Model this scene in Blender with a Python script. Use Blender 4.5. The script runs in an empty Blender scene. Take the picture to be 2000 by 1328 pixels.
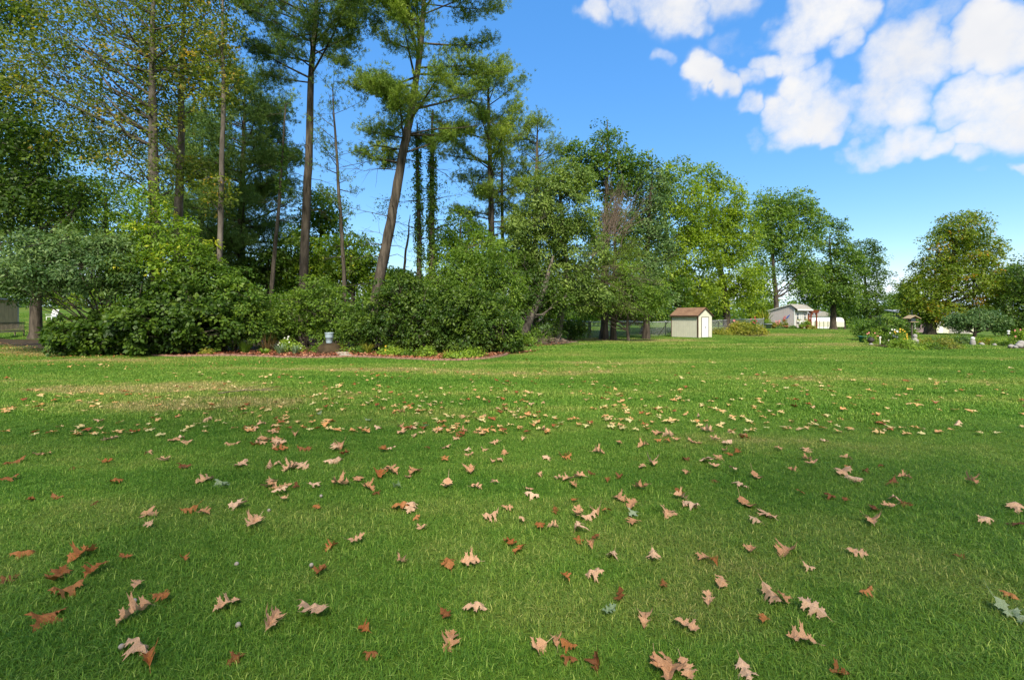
import bpy, bmesh, math, random
import numpy as np
from mathutils import Vector, noise as mnoise

random.seed(7)
SC = bpy.context.scene
COL = SC.collection
F, HOR, EYE = 889.0, 618.0, 1.5          # focal length and horizon measured on the 2000 px wide photograph

# ------------------------------------------------------------------ camera, sky, sun, exposure
cam = bpy.data.cameras.new("camera")
cam.sensor_width = 36.0
cam.lens = 16.0
cam.shift_y = -0.023
cam.clip_start, cam.clip_end = 0.05, 2000.0
camo = bpy.data.objects.new("camera", cam)
COL.objects.link(camo)
camo.location = (0, 0, EYE)
camo.rotation_euler = (math.pi / 2, 0, 0)
SC.camera = camo

SUN_EL = math.radians(47)
SUN_DIR = Vector((0.04, -1.0, 0)).normalized()      # horizontal direction towards the sun: behind the camera, to the right
SUN_VEC = Vector((SUN_DIR.x * math.cos(SUN_EL), SUN_DIR.y * math.cos(SUN_EL), math.sin(SUN_EL)))
sun = bpy.data.lights.new("sun", 'SUN')
sun.energy = 2.35
sun.angle = math.radians(9.0)
sun.color = (1.0, 0.92, 0.78)
suno = bpy.data.objects.new("sun", sun)
COL.objects.link(suno)
suno.rotation_euler = SUN_VEC.to_track_quat('Z', 'Y').to_euler()

SC.view_settings.view_transform = 'Standard'
SC.view_settings.look = 'None'
SC.view_settings.exposure = 1.55
SC.view_settings.gamma = 1.0
SC.view_settings.use_curve_mapping = False
SC.render.engine = 'CYCLES'
SC.cycles.max_bounces = 8
SC.cycles.diffuse_bounces = 4
SC.cycles.transmission_bounces = 5
SC.cycles.transparent_max_bounces = 4
SC.cycles.use_denoising = True

world = bpy.data.worlds.new("World")
SC.world = world
world.use_nodes = True
nt = world.node_tree
nt.nodes.clear()
N = nt.nodes.new
LK = nt.links.new
out = N('ShaderNodeOutputWorld')
bg = N('ShaderNodeBackground'); bg.inputs['Strength'].default_value = 0.11
LK(bg.outputs[0], out.inputs[0])
sky = N('ShaderNodeTexSky'); sky.sky_type = 'NISHITA'; sky.sun_disc = False
sky.sun_elevation = SUN_EL
sky.sun_rotation = math.atan2(SUN_DIR.x, SUN_DIR.y)
sky.air_density = 1.0; sky.dust_density = 0.35; sky.ozone_density = 2.0
sepc = N('ShaderNodeSeparateColor'); sepc.mode = 'HSV'; LK(sky.outputs[0], sepc.inputs[0])
hsv = N('ShaderNodeCombineColor'); hsv.mode = 'HSV'
def w1(op, a, b, clamp=False):
    n = N('ShaderNodeMath'); n.operation = op; n.use_clamp = clamp
    LK(a, n.inputs[0]); n.inputs[1].default_value = b
    return n.outputs[0]
LK(w1('MAXIMUM', sepc.outputs[0], .566), hsv.inputs[0])
LK(w1('MULTIPLY', sepc.outputs[1], 1.30, True), hsv.inputs[1])
LK(w1('MULTIPLY', w1('POWER', sepc.outputs[2], .45), 1.75), hsv.inputs[2])
tc = N('ShaderNodeTexCoord')

def vmath(op, a, b=None, scale=None):
    n = N('ShaderNodeVectorMath'); n.operation = op
    for i, v in enumerate((a, b)):
        if v is None: continue
        if isinstance(v, (tuple, list, Vector)): n.inputs[i].default_value = tuple(v)
        else: LK(v, n.inputs[i])
    if scale is not None: n.inputs['Scale'].default_value = scale
    return n
def wmath(op, a, b=None, clamp=False):
    n = N('ShaderNodeMath'); n.operation = op; n.use_clamp = clamp
    for i, v in enumerate((a, b)):
        if v is None: continue
        if isinstance(v, (int, float)): n.inputs[i].default_value = v
        else: LK(v, n.inputs[i])
    return n.outputs[0]
def wnoise(scale, detail, rough=0.55):
    n = N('ShaderNodeTexNoise'); n.inputs['Scale'].default_value = scale
    n.inputs['Detail'].default_value = detail; n.inputs['Roughness'].default_value = rough
    LK(tc.outputs['Generated'], n.inputs['Vector'])
    return n
n1 = wnoise(5.5, 4); n2 = wnoise(22, 3)
d1 = vmath('SCALE', vmath('SUBTRACT', n1.outputs['Color'], (.5, .5, .5)).outputs[0], scale=0.13)
d2 = vmath('SCALE', vmath('SUBTRACT', n2.outputs['Color'], (.5, .5, .5)).outputs[0], scale=0.035)
wd = vmath('NORMALIZE', vmath('ADD', vmath('ADD', tc.outputs['Generated'], d1.outputs[0]).outputs[0], d2.outputs[0]).outputs[0])
def pdir(px, py):
    return Vector(((px - 1000) / F, 1.0, (HOR - py) / F)).normalized()
BL = [tuple(b_) for b_ in [(1170,20,34,.8),(1225,8,34,.8),(1340,0,62,.85),(1372,38,32,.7),(1280,-10,50,.8),(1300,120,17,.45),(1430,85,30,.4),(1470,80,22,.35),
 (1376,142,36,1),(1412,168,28,.9),(1450,148,24,.7),(1490,128,28,.8),(1535,110,40,.9),(1552,60,48,.9),(1600,20,62,.95),(1655,45,44,.85),(1562,170,50,.95),
 (1640,95,32,.8),(1500,215,32,.9),(1452,207,22,.7),(1542,228,50,1),(1602,218,48,1),(1622,252,30,.8),(1465,264,22,.5),(1745,112,62,1),(1792,135,58,1),
 (1722,172,52,1),(1702,215,48,1),(1772,205,52,1),(1662,205,34,.8),(1802,62,28,.7),(1832,40,42,.6),(1920,80,62,1),(1978,92,64,1),(1765,18,46,.55),(1855,8,54,.5),
 (1900,190,54,1),(1962,205,68,1),(2000,255,60,1),(1925,242,44,.95),(1872,212,30,.8),(1702,290,36,.8),(1752,280,38,.95),(1802,270,44,1),(1852,276,38,.9),
 (1660,305,20,.5),(1912,297,30,.7),(1992,345,18,.7),(1932,352,14,.35),(2080,60,80,1),(2100,240,90,1),(1450,-60,70,.8),(1650,-70,80,.9),(1850,-90,90,.9),(2060,-120,110,1)]]
BL = [(a_, b_, c_ * .93, d_) for a_, b_, c_, d_ in BL]
acc = None
for (cx, cy, r, w) in BL:
    c = pdir(cx, cy)
    ang = 0.5 * (c.angle(pdir(cx + r, cy)) + c.angle(pdir(cx, cy + r)))
    dt = vmath('DOT_PRODUCT', wd.outputs[0], c)
    mr = N('ShaderNodeMapRange'); mr.interpolation_type = 'SMOOTHSTEP'
    mr.inputs['From Min'].default_value = math.cos(ang * 1.6); mr.inputs['From Max'].default_value = math.cos(ang * 0.25)
    mr.inputs['To Min'].default_value = 0.0; mr.inputs['To Max'].default_value = w
    LK(dt.outputs['Value'], mr.inputs['Value'])
    acc = mr.outputs[0] if acc is None else wmath('MAXIMUM', acc, mr.outputs[0])
# unseen cumulus right of and behind the view, cover thickened for neutral fill light
n3 = wnoise(2.6, 6, .5)
m3 = N('ShaderNodeMapRange'); m3.interpolation_type = 'SMOOTHSTEP'
m3.inputs['From Min'].default_value = .36; m3.inputs['From Max'].default_value = .52
LK(n3.outputs['Fac'], m3.inputs['Value'])
away = vmath('DOT_PRODUCT', tc.outputs['Generated'], Vector((0.25, -0.97, 0.0)).normalized())
m4 = N('ShaderNodeMapRange'); m4.interpolation_type = 'SMOOTHSTEP'
m4.inputs['From Min'].default_value = -.45; m4.inputs['From Max'].default_value = .05
LK(away.outputs['Value'], m4.inputs['Value'])
acc = wmath('MAXIMUM', acc, wmath('MULTIPLY', m3.outputs[0], m4.outputs[0]))
n4 = wnoise(9, 8, .62)
wisp = wmath('ADD', wmath('MULTIPLY', wmath('SUBTRACT', n4.outputs['Fac'], .54), 2.3), acc)
m5 = N('ShaderNodeMapRange'); m5.interpolation_type = 'SMOOTHSTEP'
m5.inputs['From Min'].default_value = .0; m5.inputs['From Max'].default_value = 1.15
LK(wisp, m5.inputs['Value'])
cm = wmath('MULTIPLY', m5.outputs[0], wmath('MULTIPLY', acc, 1.5, True), True)
mixw = N('ShaderNodeMix'); mixw.data_type = 'RGBA'
LK(cm, mixw.inputs['Factor'])
LK(hsv.outputs[0], mixw.inputs['A'])
ccr = N('ShaderNodeValToRGB'); ccr.color_ramp.elements[0].position = .35; ccr.color_ramp.elements[0].color = (2.6, 2.66, 2.82, 1)
ccr.color_ramp.elements[1].position = .62; ccr.color_ramp.elements[1].color = (3.02, 3.0, 3.0, 1)
LK(wnoise(7, 4).outputs['Fac'], ccr.inputs[0]); LK(ccr.outputs[0], mixw.inputs['B'])
LK(mixw.outputs['Result'], bg.inputs['Color'])

# ------------------------------------------------------------------ helpers
ORG = {}
def smooth(a, b, v):
    t = np.clip((np.asarray(v, float) - a) / (b - a), 0, 1)
    return t * t * (3 - 2 * t)
def H(x, y):
    x = np.asarray(x, float); y = np.asarray(y, float)
    z = 0.03 * np.sin(x * .55 + 1.3) * np.sin(y * .43) + 0.02 * np.sin(x * 1.3 + y * .9)
    z = z * smooth(1.5, 6, y)
    z = z - 0.18 * smooth(22, 33, y) * (1 - smooth(40, 52, y))
    z = z + 0.055 * np.maximum(0, np.minimum(y, 90) - 27) * (1 - smooth(-14, 14, x))
    z = z - 0.035 * np.maximum(0, np.minimum(x, 90) - 34) * smooth(30, 50, y)
    z = z + 0.8 * smooth(130, 300, y)
    return z
def P(px, py, d):
    return np.array([(px - 1000) / F * d, d, EYE - (py - HOR) / F * d])
def gp(px, d):
    x = (px - 1000) / F * d
    return np.array([x, d, float(H(x, d))])
def depth_at(py):
    return EYE * F / (py - HOR)

def empty(name, loc, label, cat, group=None):
    o = bpy.data.objects.new(name, None)
    COL.objects.link(o)
    o.location = tuple(float(v) for v in loc)
    o.empty_display_size = .3
    ORG[o.name] = np.array(loc, float)
    tag(o, label, cat, group)
    return o
def tag(o, label=None, cat=None, group=None, kind=None):
    if label: o['label'] = label
    if cat: o['category'] = cat
    if group: o['group'] = group
    if kind: o['kind'] = kind
    return o

def build_np(name, V, FA, mat, parent=None, tint=None, loc=None, smooth_sh=False):
    """V (n,3) world coordinates; FA list of face arrays, each (m,k)"""
    V = np.asarray(V, float)
    if not isinstance(FA, list): FA = [FA]
    if parent is not None: org = ORG[parent.name]
    elif loc is not None: org = np.array(loc, float)
    else: org = np.zeros(3)
    me = bpy.data.meshes.new(name)
    me.vertices.add(len(V))
    me.vertices.foreach_set('co', (V - org).astype(np.float32).ravel())
    loops = np.concatenate([f.astype(np.int32).ravel() for f in FA])
    sizes = np.concatenate([np.full(len(f), f.shape[1], np.int32) for f in FA])
    me.loops.add(len(loops)); me.loops.foreach_set('vertex_index', loops)
    me.polygons.add(len(sizes))
    st = np.zeros(len(sizes), np.int32); st[1:] = np.cumsum(sizes)[:-1]
    me.polygons.foreach_set('loop_start', st)
    me.polygons.foreach_set('loop_total', sizes)
    if smooth_sh: me.polygons.foreach_set('use_smooth', np.ones(len(sizes), bool))
    if tint is not None:
        a = me.attributes.new('tint', 'FLOAT', 'POINT')
        a.data.foreach_set('value', np.asarray(tint, np.float32))
    me.update(calc_edges=True)
    me.validate()
    me.materials.append(mat)
    o = bpy.data.objects.new(name, me)
    COL.objects.link(o)
    if parent is not None:
        o.parent = parent
        ORG[o.name] = org
    else:
        o.location = tuple(org)
        ORG[o.name] = org
    return o

class MB:
    def __init__(s): s.v = []; s.f = []
    def add(s, vs, fs):
        b = len(s.v)
        s.v += [tuple(float(c) for c in v) for v in vs]
        s.f += [tuple(i + b for i in f) for f in fs]
        return s
    def box(s, fr, a0, a1, b0, b1, z0, z1):
        vs = [fr(a, b, z) for z in (z0, z1) for a, b in ((a0, b0), (a1, b0), (a1, b1), (a0, b1))]
        return s.add(vs, [(0, 3, 2, 1), (4, 5, 6, 7), (0, 1, 5, 4), (1, 2, 6, 5), (2, 3, 7, 6), (3, 0, 4, 7)])
    def prism(s, ring0, ring1):
        n = len(ring0)
        return s.add(list(ring0) + list(ring1), [tuple(range(n))[::-1], tuple(range(n, 2 * n))] + [(i, (i + 1) % n, n + (i + 1) % n, n + i) for i in range(n)])
    def lathe(s, c, prof, n=20, caps=True):
        vs, fs = [], []
        for (r, z) in prof:
            for i in range(n):
                a = 2 * math.pi * i / n
                vs.append((c[0] + r * math.cos(a), c[1] + r * math.sin(a), c[2] + z))
        for k in range(len(prof) - 1):
            for i in range(n):
                j = (i + 1) % n
                fs.append((k * n + i, k * n + j, (k + 1) * n + j, (k + 1) * n + i))
        if caps:
            fs.append(tuple(range(n))[::-1]); fs.append(tuple((len(prof) - 1) * n + i for i in range(n)))
        return s.add(vs, fs)
    def tube(s, pts, rad, n=6):
        if isinstance(rad, (int, float)): rad = [rad] * len(pts)
        V, Fq = tubes(np.array([pts], float), np.array([rad], float), n)
        s.add(V.tolist(), Fq.tolist())
        k = len(pts)
        return s
    def bar(s, p0, p1, w, h=None):
        h = h or w
        p0 = Vector(p0); p1 = Vector(p1); d = (p1 - p0).normalized()
        up = Vector((0, 0, 1)) if abs(d.z) < .95 else Vector((1, 0, 0))
        sd = d.cross(up).normalized(); u2 = sd.cross(d).normalized()
        r = [sd * a * w / 2 + u2 * b * h / 2 for a, b in ((-1, -1), (1, -1), (1, 1), (-1, 1))]
        return s.prism([p0 + q for q in r], [p1 + q for q in r])
    def build(s, name, mat, parent=None, loc=None, smooth_sh=False, bevel=0):
        org = ORG[parent.name] if parent is not None else (np.array(loc, float) if loc is not None else np.zeros(3))
        me = bpy.data.meshes.new(name)
        me.from_pydata([tuple(np.array(v) - org) for v in s.v], [], s.f)
        bm = bmesh.new(); bm.from_mesh(me)
        bmesh.ops.recalc_face_normals(bm, faces=bm.faces)
        if bevel:
            bmesh.ops.bevel(bm, geom=bm.edges[:], offset=bevel, segments=1, affect='EDGES')
        bm.to_mesh(me); bm.free()
        if smooth_sh:
            for p in me.polygons: p.use_smooth = True
        me.materials.append(mat)
        o = bpy.data.objects.new(name, me)
        COL.objects.link(o)
        if parent is not None: o.parent = parent
        else: o.location = tuple(org)
        ORG[o.name] = org
        return o

def frame(C, u, v):
    """C world origin; u, v horizontal unit axes"""
    def fr(a, b, z): return (C[0] + u[0] * a + v[0] * b, C[1] + u[1] * a + v[1] * b, C[2] + z)
    return fr
WF = lambda C: frame(C, (1, 0), (0, 1))

def tubes(Pn, Rn, sides=5):
    """batch of n tubes each with k points. returns verts, quad faces"""
    n, k, _ = Pn.shape
    T = np.gradient(Pn, axis=1)
    T /= np.linalg.norm(T, axis=2, keepdims=True) + 1e-9
    ref = np.zeros_like(T); ref[..., 0] = 1.0
    alt = np.abs(T[..., 0]) > .8
    ref[alt] = (0, 1, 0)
    A = np.cross(T, ref); A /= np.linalg.norm(A, axis=2, keepdims=True) + 1e-9
    B = np.cross(T, A)
    ang = np.arange(sides) * 2 * np.pi / sides
    V = Pn[:, :, None, :] + Rn[:, :, None, None] * (np.cos(ang)[None, None, :, None] * A[:, :, None, :] + np.sin(ang)[None, None, :, None] * B[:, :, None, :])
    idx = np.arange(n * k * sides).reshape(n, k, sides)
    a = idx[:, :-1]; b = idx[:, 1:]
    Fq = np.stack([a, np.roll(a, -1, 2), np.roll(b, -1, 2), b], -1).reshape(-1, 4)
    return V.reshape(-1, 3), Fq

# ------------------------------------------------------------------ materials
def newmat(name):
    m = bpy.data.materials.new(name); m.use_nodes = True
    t = m.node_tree; t.nodes.clear()
    o = t.nodes.new('ShaderNodeOutputMaterial')
    return m, t, o
def ramp(t, fac, stops):
    r = t.nodes.new('ShaderNodeValToRGB')
    el = r.color_ramp.elements
    while len(el) < len(stops): el.new(0.5)
    for e, (p, c) in zip(el, stops):
        e.position = p; e.color = (*c, 1)
    if fac is not None: t.links.new(fac, r.inputs[0])
    return r
def tnoise(t, scale, detail=3, coord=None, rough=.55):
    n = t.nodes.new('ShaderNodeTexNoise'); n.inputs['Scale'].default_value = scale; n.inputs['Detail'].default_value = detail
    n.inputs['Roughness'].default_value = rough
    if coord is not None: t.links.new(coord, n.inputs['Vector'])
    return n
def mixc(t, fac, a, b, mode='MIX'):
    m = t.nodes.new('ShaderNodeMix'); m.data_type = 'RGBA'; m.blend_type = mode
    for k, v in (('Factor', fac), ('A', a), ('B', b)):
        if isinstance(v, (int, float)): m.inputs[k].default_value = v
        elif isinstance(v, tuple): m.inputs[k].default_value = (*v, 1)
        else: t.links.new(v, m.inputs[k])
    return m.outputs['Result']
ALB = 1.95
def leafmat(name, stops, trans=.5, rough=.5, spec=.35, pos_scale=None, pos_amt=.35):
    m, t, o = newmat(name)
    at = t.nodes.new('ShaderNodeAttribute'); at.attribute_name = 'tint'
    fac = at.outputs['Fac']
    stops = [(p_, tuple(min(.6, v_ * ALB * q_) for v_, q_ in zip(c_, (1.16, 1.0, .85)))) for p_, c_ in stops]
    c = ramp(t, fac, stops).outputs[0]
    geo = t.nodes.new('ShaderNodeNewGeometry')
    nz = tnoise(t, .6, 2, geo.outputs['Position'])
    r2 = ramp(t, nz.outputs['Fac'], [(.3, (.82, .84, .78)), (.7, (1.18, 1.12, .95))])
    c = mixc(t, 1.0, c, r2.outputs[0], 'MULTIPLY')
    p = t.nodes.new('ShaderNodeBsdfPrincipled')
    t.links.new(c, p.inputs['Base Color'])
    p.inputs['Roughness'].default_value = rough
    p.inputs['Specular IOR Level'].default_value = spec
    tr = t.nodes.new('ShaderNodeBsdfTranslucent')
    c2 = mixc(t, 1.0, c, (1.25, 1.3, .55), 'MULTIPLY')
    t.links.new(c2, tr.inputs['Color'])
    mx = t.nodes.new('ShaderNodeMixShader'); mx.inputs[0].default_value = trans
    t.links.new(p.outputs[0], mx.inputs[1]); t.links.new(tr.outputs[0], mx.inputs[2])
    t.links.new(mx.outputs[0], o.inputs[0])
    return m
def solid(name, col, rough=.7, var=.12, scale=6, spec=.3, metal=0, bump=0, bscale=30, stretch=None, col2=None):
    m, t, o = newmat(name)
    p = t.nodes.new('ShaderNodeBsdfPrincipled')
    tcn = t.nodes.new('ShaderNodeTexCoord')
    co = tcn.outputs['Object']
    if stretch:
        mp = t.nodes.new('ShaderNodeMapping'); mp.inputs['Scale'].default_value = stretch
        t.links.new(co, mp.inputs['Vector']); co = mp.outputs[0]
    nz = tnoise(t, scale, 5, co)
    lo = tuple(max(0, v * (1 - var)) for v in col); hi = tuple(v * (1 + var) for v in (col2 or col))
    r = ramp(t, nz.outputs['Fac'], [(.3, lo), (.7, hi)])
    t.links.new(r.outputs[0], p.inputs['Base Color'])
    p.inputs['Roughness'].default_value = rough; p.inputs['Specular IOR Level'].default_value = spec
    p.inputs['Metallic'].default_value = metal
    if bump:
        nb = tnoise(t, bscale, 4, co)
        b = t.nodes.new('ShaderNodeBump'); b.inputs['Strength'].default_value = bump; b.inputs['Distance'].default_value = .02
        t.links.new(nb.outputs['Fac'], b.inputs['Height']); t.links.new(b.outputs[0], p.inputs['Normal'])
    t.links.new(p.outputs[0], o.inputs[0])
    return m

M = {}
M['bark'] = solid('bark_brown', (.050, .043, .033), .9, .45, 7, .1, bump=.8, bscale=14, stretch=(1, 1, .18), col2=(.095, .078, .060))
M['bark_grey'] = solid('bark_grey', (.085, .072, .058), .9, .4, 6, .1, bump=.8, bscale=12, stretch=(1, 1, .2), col2=(.14, .12, .10))
M['bark_dark'] = solid('bark_dark', (.045, .036, .028), .95, .4, 7, .1, bump=.6, bscale=14, stretch=(1, 1, .2), col2=(.08, .065, .05))
M['twig_dead'] = solid('dead_twigs', (.11, .085, .062), .95, .3, 5, .1, col2=(.17, .13, .10))
M['leaf_maple'] = leafmat('leaf_maple_green', [(0, (.035, .075, .010)), (.5, (.085, .155, .014)), (1, (.16, .24, .025))])
M['leaf_mid'] = leafmat('leaf_mid_green', [(0, (.028, .068, .014)), (.5, (.06, .125, .020)), (1, (.11, .19, .03))])
M['leaf_dark'] = leafmat('leaf_dark_green', [(0, (.012, .034, .006)), (.5, (.026, .064, .009)), (1, (.060, .112, .016))], trans=.42)
M['leaf_deep'] = leafmat('leaf_deep_green', [(0, (.018, .052, .009)), (.5, (.042, .098, .014)), (1, (.085, .15, .02))], trans=.42)
M['leaf_blue'] = leafmat('leaf_silvery_green', [(0, (.020, .055, .020)), (.5, (.042, .092, .034)), (1, (.085, .145, .058))], trans=.3, rough=.55, spec=.3)
M['leaf_pear'] = leafmat('leaf_pear_green', [(0, (.030, .068, .018)), (.5, (.062, .115, .026)), (1, (.115, .18, .050))], trans=.35, rough=.55, spec=.3)
M['leaf_locust'] = leafmat('leaf_yellowing_green', [(0, (.034, .062, .012)), (.5, (.060, .098, .016)), (.88, (.10, .13, .02)), (1, (.18, .14, .025))])
M['leaf_lime'] = leafmat('leaf_lime_green', [(0, (.045, .10, .012)), (.5, (.085, .165, .018)), (.85, (.14, .22, .025)), (1, (.30, .30, .04))])
M['leaf_autumn'] = leafmat('leaf_turning_maple', [(0, (.040, .080, .010)), (.5, (.075, .130, .012)), (.8, (.12, .16, .015)), (.93, (.18, .155, .016)), (1, (.25, .13, .02))])
M['leaf_spring'] = leafmat('leaf_bed_plants', [(0, (.04, .09, .014)), (.5, (.09, .17, .022)), (1, (.18, .28, .05))])
M['leaf_bluegrass'] = leafmat('leaf_blue_grass', [(0, (.04, .085, .06)), (1, (.12, .19, .14))], trans=.2)
M['leaf_golden'] = leafmat('leaf_golden_plants', [(0, (.06, .10, .015)), (.5, (.115, .15, .025)), (1, (.21, .22, .05))])
M['needle'] = leafmat('needle_pine_green', [(0, (.022, .055, .014)), (.5, (.050, .098, .018)), (1, (.105, .16, .025))], trans=.2, rough=.6, spec=.2)
M['needle_light'] = leafmat('needle_light_green', [(0, (.035, .078, .014)), (.5, (.072, .128, .02)), (1, (.125, .19, .03))], trans=.2, rough=.6, spec=.2)
M['needle_dark'] = leafmat('needle_dark_green', [(0, (.028, .066, .020)), (.5, (.052, .108, .030)), (1, (.095, .16, .045))], trans=.15, rough=.6, spec=.2)
M['white'] = solid('white_paint', (.78, .78, .74), .6, .04, 4)
M['cream'] = solid('shed_cream_siding', (.62, .60, .47), .65, .06, 3, bump=.15, bscale=20)
M['cream_front'] = M['cream']
M['brown_trim'] = solid('brown_trim', (.075, .038, .022), .7, .2, 8)
M['dark_trim'] = solid('dark_trim', (.05, .045, .04), .6, .15, 8)
M['mauve'] = solid('lilac_grey_siding', (.46, .41, .40), .7, .06, 3)
M['mauve_dark'] = solid('mauve_house_siding', (.20, .15, .16), .7, .1, 3)
M['glass'] = solid('window_glass', (.03, .04, .05), .12, .2, 3, .6)
M['galv'] = solid('galvanised_steel', (.52, .54, .55), .45, .1, 8, .5, metal=.3)
M['wire'] = solid('fence_wire', (.42, .43, .43), .5, .1, 8, .5, metal=.4)
M['redwood'] = solid('redwood_pergola', (.20, .055, .025), .75, .25, 6)
M['terracotta'] = solid('terracotta', (.40, .15, .07), .8, .15, 6)
M['bucket'] = solid('pale_blue_plastic', (.40, .50, .56), .35, .05, 5, .5)
M['teal'] = solid('teal_plastic', (.02, .13, .10), .4, .1, 5, .5)
M['greypot'] = solid('grey_pot', (.22, .24, .28), .6, .15, 5)
M['stone'] = solid('pale_stone', (.42, .38, .30), .85, .2, 5, bump=.5, bscale=12)
M['stone_white'] = solid('white_stone', (.30, .285, .26), .85, .15, 5, bump=.5, bscale=12)
M['brick'] = solid('edging_brick', (.15, .075, .05), .85, .35, 3, bump=.4, bscale=30, col2=(.27, .155, .115))
M['wood'] = solid('weathered_wood', (.16, .13, .09), .85, .2, 5, bump=.3, stretch=(6, 6, .6))
M['wood_tan'] = solid('tan_boards', (.33, .25, .15), .8, .2, 4, stretch=(5, 5, .5))
M['mulch'] = solid('mulch_floor', (.085, .042, .028), .95, .4, 9, .1, bump=1, bscale=20)
M['soil'] = solid('woodland_floor', (.050, .036, .020), .95, .5, 3, .1, bump=1, bscale=12)
M['path'] = solid('pale_path', (.42, .36, .26), .9, .15, 2)
M['red_dirt'] = solid('red_dirt', (.22, .085, .035), .95, .35, 4)
M['flower_white'] = solid('white_petals', (.8, .78, .72), .6, .05)
M['flower_red'] = solid('red_petals', (.5, .05, .06), .6, .15)
M['flower_pink'] = solid('pink_petals', (.62, .22, .22), .6, .15)
M['flower_yellow'] = solid('yellow_petals', (.7, .45, .04), .6, .15)
M['blue'] = solid('ornament_blue', (.10, .14, .42), .6, .1)
M['mushroom'] = solid('puffball_white', (.36, .31, .26), .8, .12, 40)

# shingle roof
def shingle(name, c1, c2):
    m, t, o = newmat(name)
    p = t.nodes.new('ShaderNodeBsdfPrincipled'); p.inputs['Roughness'].default_value = .9
    tcn = t.nodes.new('ShaderNodeTexCoord')
    nz = tnoise(t, 2.2, 6, tcn.outputs['Object'], .7)
    nf = tnoise(t, 30, 3, tcn.outputs['Object'])
    r = ramp(t, nz.outputs['Fac'], [(.3, c1), (.7, c2)])
    r2 = ramp(t, nf.outputs['Fac'], [(.3, (.75, .75, .75)), (.7, (1.2, 1.2, 1.2))])
    t.links.new(mixc(t, 1., r.outputs[0], r2.outputs[0], 'MULTIPLY'), p.inputs['Base Color'])
    t.links.new(p.outputs[0], o.inputs[0])
    return m
M['shingle'] = shingle('brown_shingles', (.17, .09, .048), (.28, .165, .09))

# grass and lawn colour share the same patch pattern (dry areas, lush areas), laid out in world space
def lawn_tone(t):
    geo = t.nodes.new('ShaderNodeNewGeometry')
    mp = t.nodes.new('ShaderNodeMapping'); mp.inputs['Scale'].default_value = (1, 1, 0)
    t.links.new(geo.outputs['Position'], mp.inputs['Vector'])
    pos = mp.outputs[0]
    mp2 = t.nodes.new('ShaderNodeMapping'); mp2.inputs['Scale'].default_value = (.35, 1.9, 0)
    t.links.new(pos, mp2.inputs['Vector'])
    a = tnoise(t, .28, 3, mp2.outputs[0])
    b = tnoise(t, 1.4, 4, pos)
    s = t.nodes.new('ShaderNodeMath'); s.operation = 'MULTIPLY_ADD'
    t.links.new(b.outputs['Fac'], s.inputs[0]); s.inputs[1].default_value = .50; am = t.nodes.new('ShaderNodeMath'); am.operation = 'MULTIPLY_ADD'; t.links.new(a.outputs['Fac'], am.inputs[0]); am.inputs[1].default_value = 1.35; am.inputs[2].default_value = -.19; t.links.new(am.outputs[0], s.inputs[2])
    v = s.outputs[0]
    # worn, drier turf spots
    for (cx, cy, rx, ry, w) in [(-7.5, 9.2, 4.2, 1.6, .34), (-5, 7.9, 3.4, .9, .26), (8.5, 31, 7.5, 4.5, .40), (24, 41, 9, 4, .38), (-19, 20, 7, 4, .30), (14, 24, 9, 3, .2), (0, 12.5, 6, 1.2, .16), (33, 24, 12, 3, .16), (-12, 15.5, 5, 2, .15), (-3.5, 3.2, 1.5, .8, .12), (0.4, 2.3, 1.2, .4, .10)]:
        m2 = t.nodes.new('ShaderNodeMapping'); m2.vector_type = 'POINT'
        m2.inputs['Location'].default_value = (-cx / rx, -cy / ry, 0); m2.inputs['Scale'].default_value = (1 / rx, 1 / ry, 0)
        t.links.new(geo.outputs['Position'], m2.inputs['Vector'])
        ln = t.nodes.new('ShaderNodeVectorMath'); ln.operation = 'LENGTH'
        t.links.new(m2.outputs[0], ln.inputs[0])
        mr = t.nodes.new('ShaderNodeMapRange'); mr.interpolation_type = 'SMOOTHSTEP'
        mr.inputs['From Min'].default_value = 1.0; mr.inputs['From Max'].default_value = .2; mr.inputs['To Min'].default_value = 0; mr.inputs['To Max'].default_value = w
        t.links.new(ln.outputs['Value'], mr.inputs['Value'])
        ad = t.nodes.new('ShaderNodeMath'); ad.operation = 'ADD'
        t.links.new(v, ad.inputs[0]); t.links.new(mr.outputs[0], ad.inputs[1]); v = ad.outputs[0]
    return v, pos
def lawn_ramp(t, v, k=1.0):
    f = lambda c: tuple(x * k for x in c)
    return ramp(t, v, [(.55, f((.068, .146, .014))), (.75, f((.102, .180, .021))), (.92, f((.155, .20, .036))), (1.0, f((.22, .21, .065)))])
m, t, o = newmat('grass_blades')
v, pos = lawn_tone(t)
at = t.nodes.new('ShaderNodeAttribute'); at.attribute_name = 'tint'
c = lawn_ramp(t, v, 1.9).outputs[0]
br = ramp(t, at.outputs['Fac'], [(0, (.34, .46, .42)), (.5, (.80, .88, .85)), (.78, (1.35, 1.2, 1.15)), (.88, (1.8, 1.4, 2.0)), (1, (2.7, 1.9, 3.6))])
c = mixc(t, 1., c, br.outputs[0], 'MULTIPLY')
p = t.nodes.new('ShaderNodeBsdfPrincipled'); t.links.new(c, p.inputs['Base Color'])
p.inputs['Roughness'].default_value = .5; p.inputs['Specular IOR Level'].default_value = .22
tr = t.nodes.new('ShaderNodeBsdfTranslucent'); t.links.new(c, tr.inputs['Color'])
mx = t.nodes.new('ShaderNodeMixShader'); mx.inputs[0].default_value = .35
t.links.new(p.outputs[0], mx.inputs[1]); t.links.new(tr.outputs[0], mx.inputs[2]); t.links.new(mx.outputs[0], o.inputs[0])
M['grass'] = m
m, t, o = newmat('lawn_ground')
v, pos = lawn_tone(t)
c = lawn_ramp(t, v, .85).outputs[0]
f1 = tnoise(t, 30, 4, pos, .7)
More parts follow.
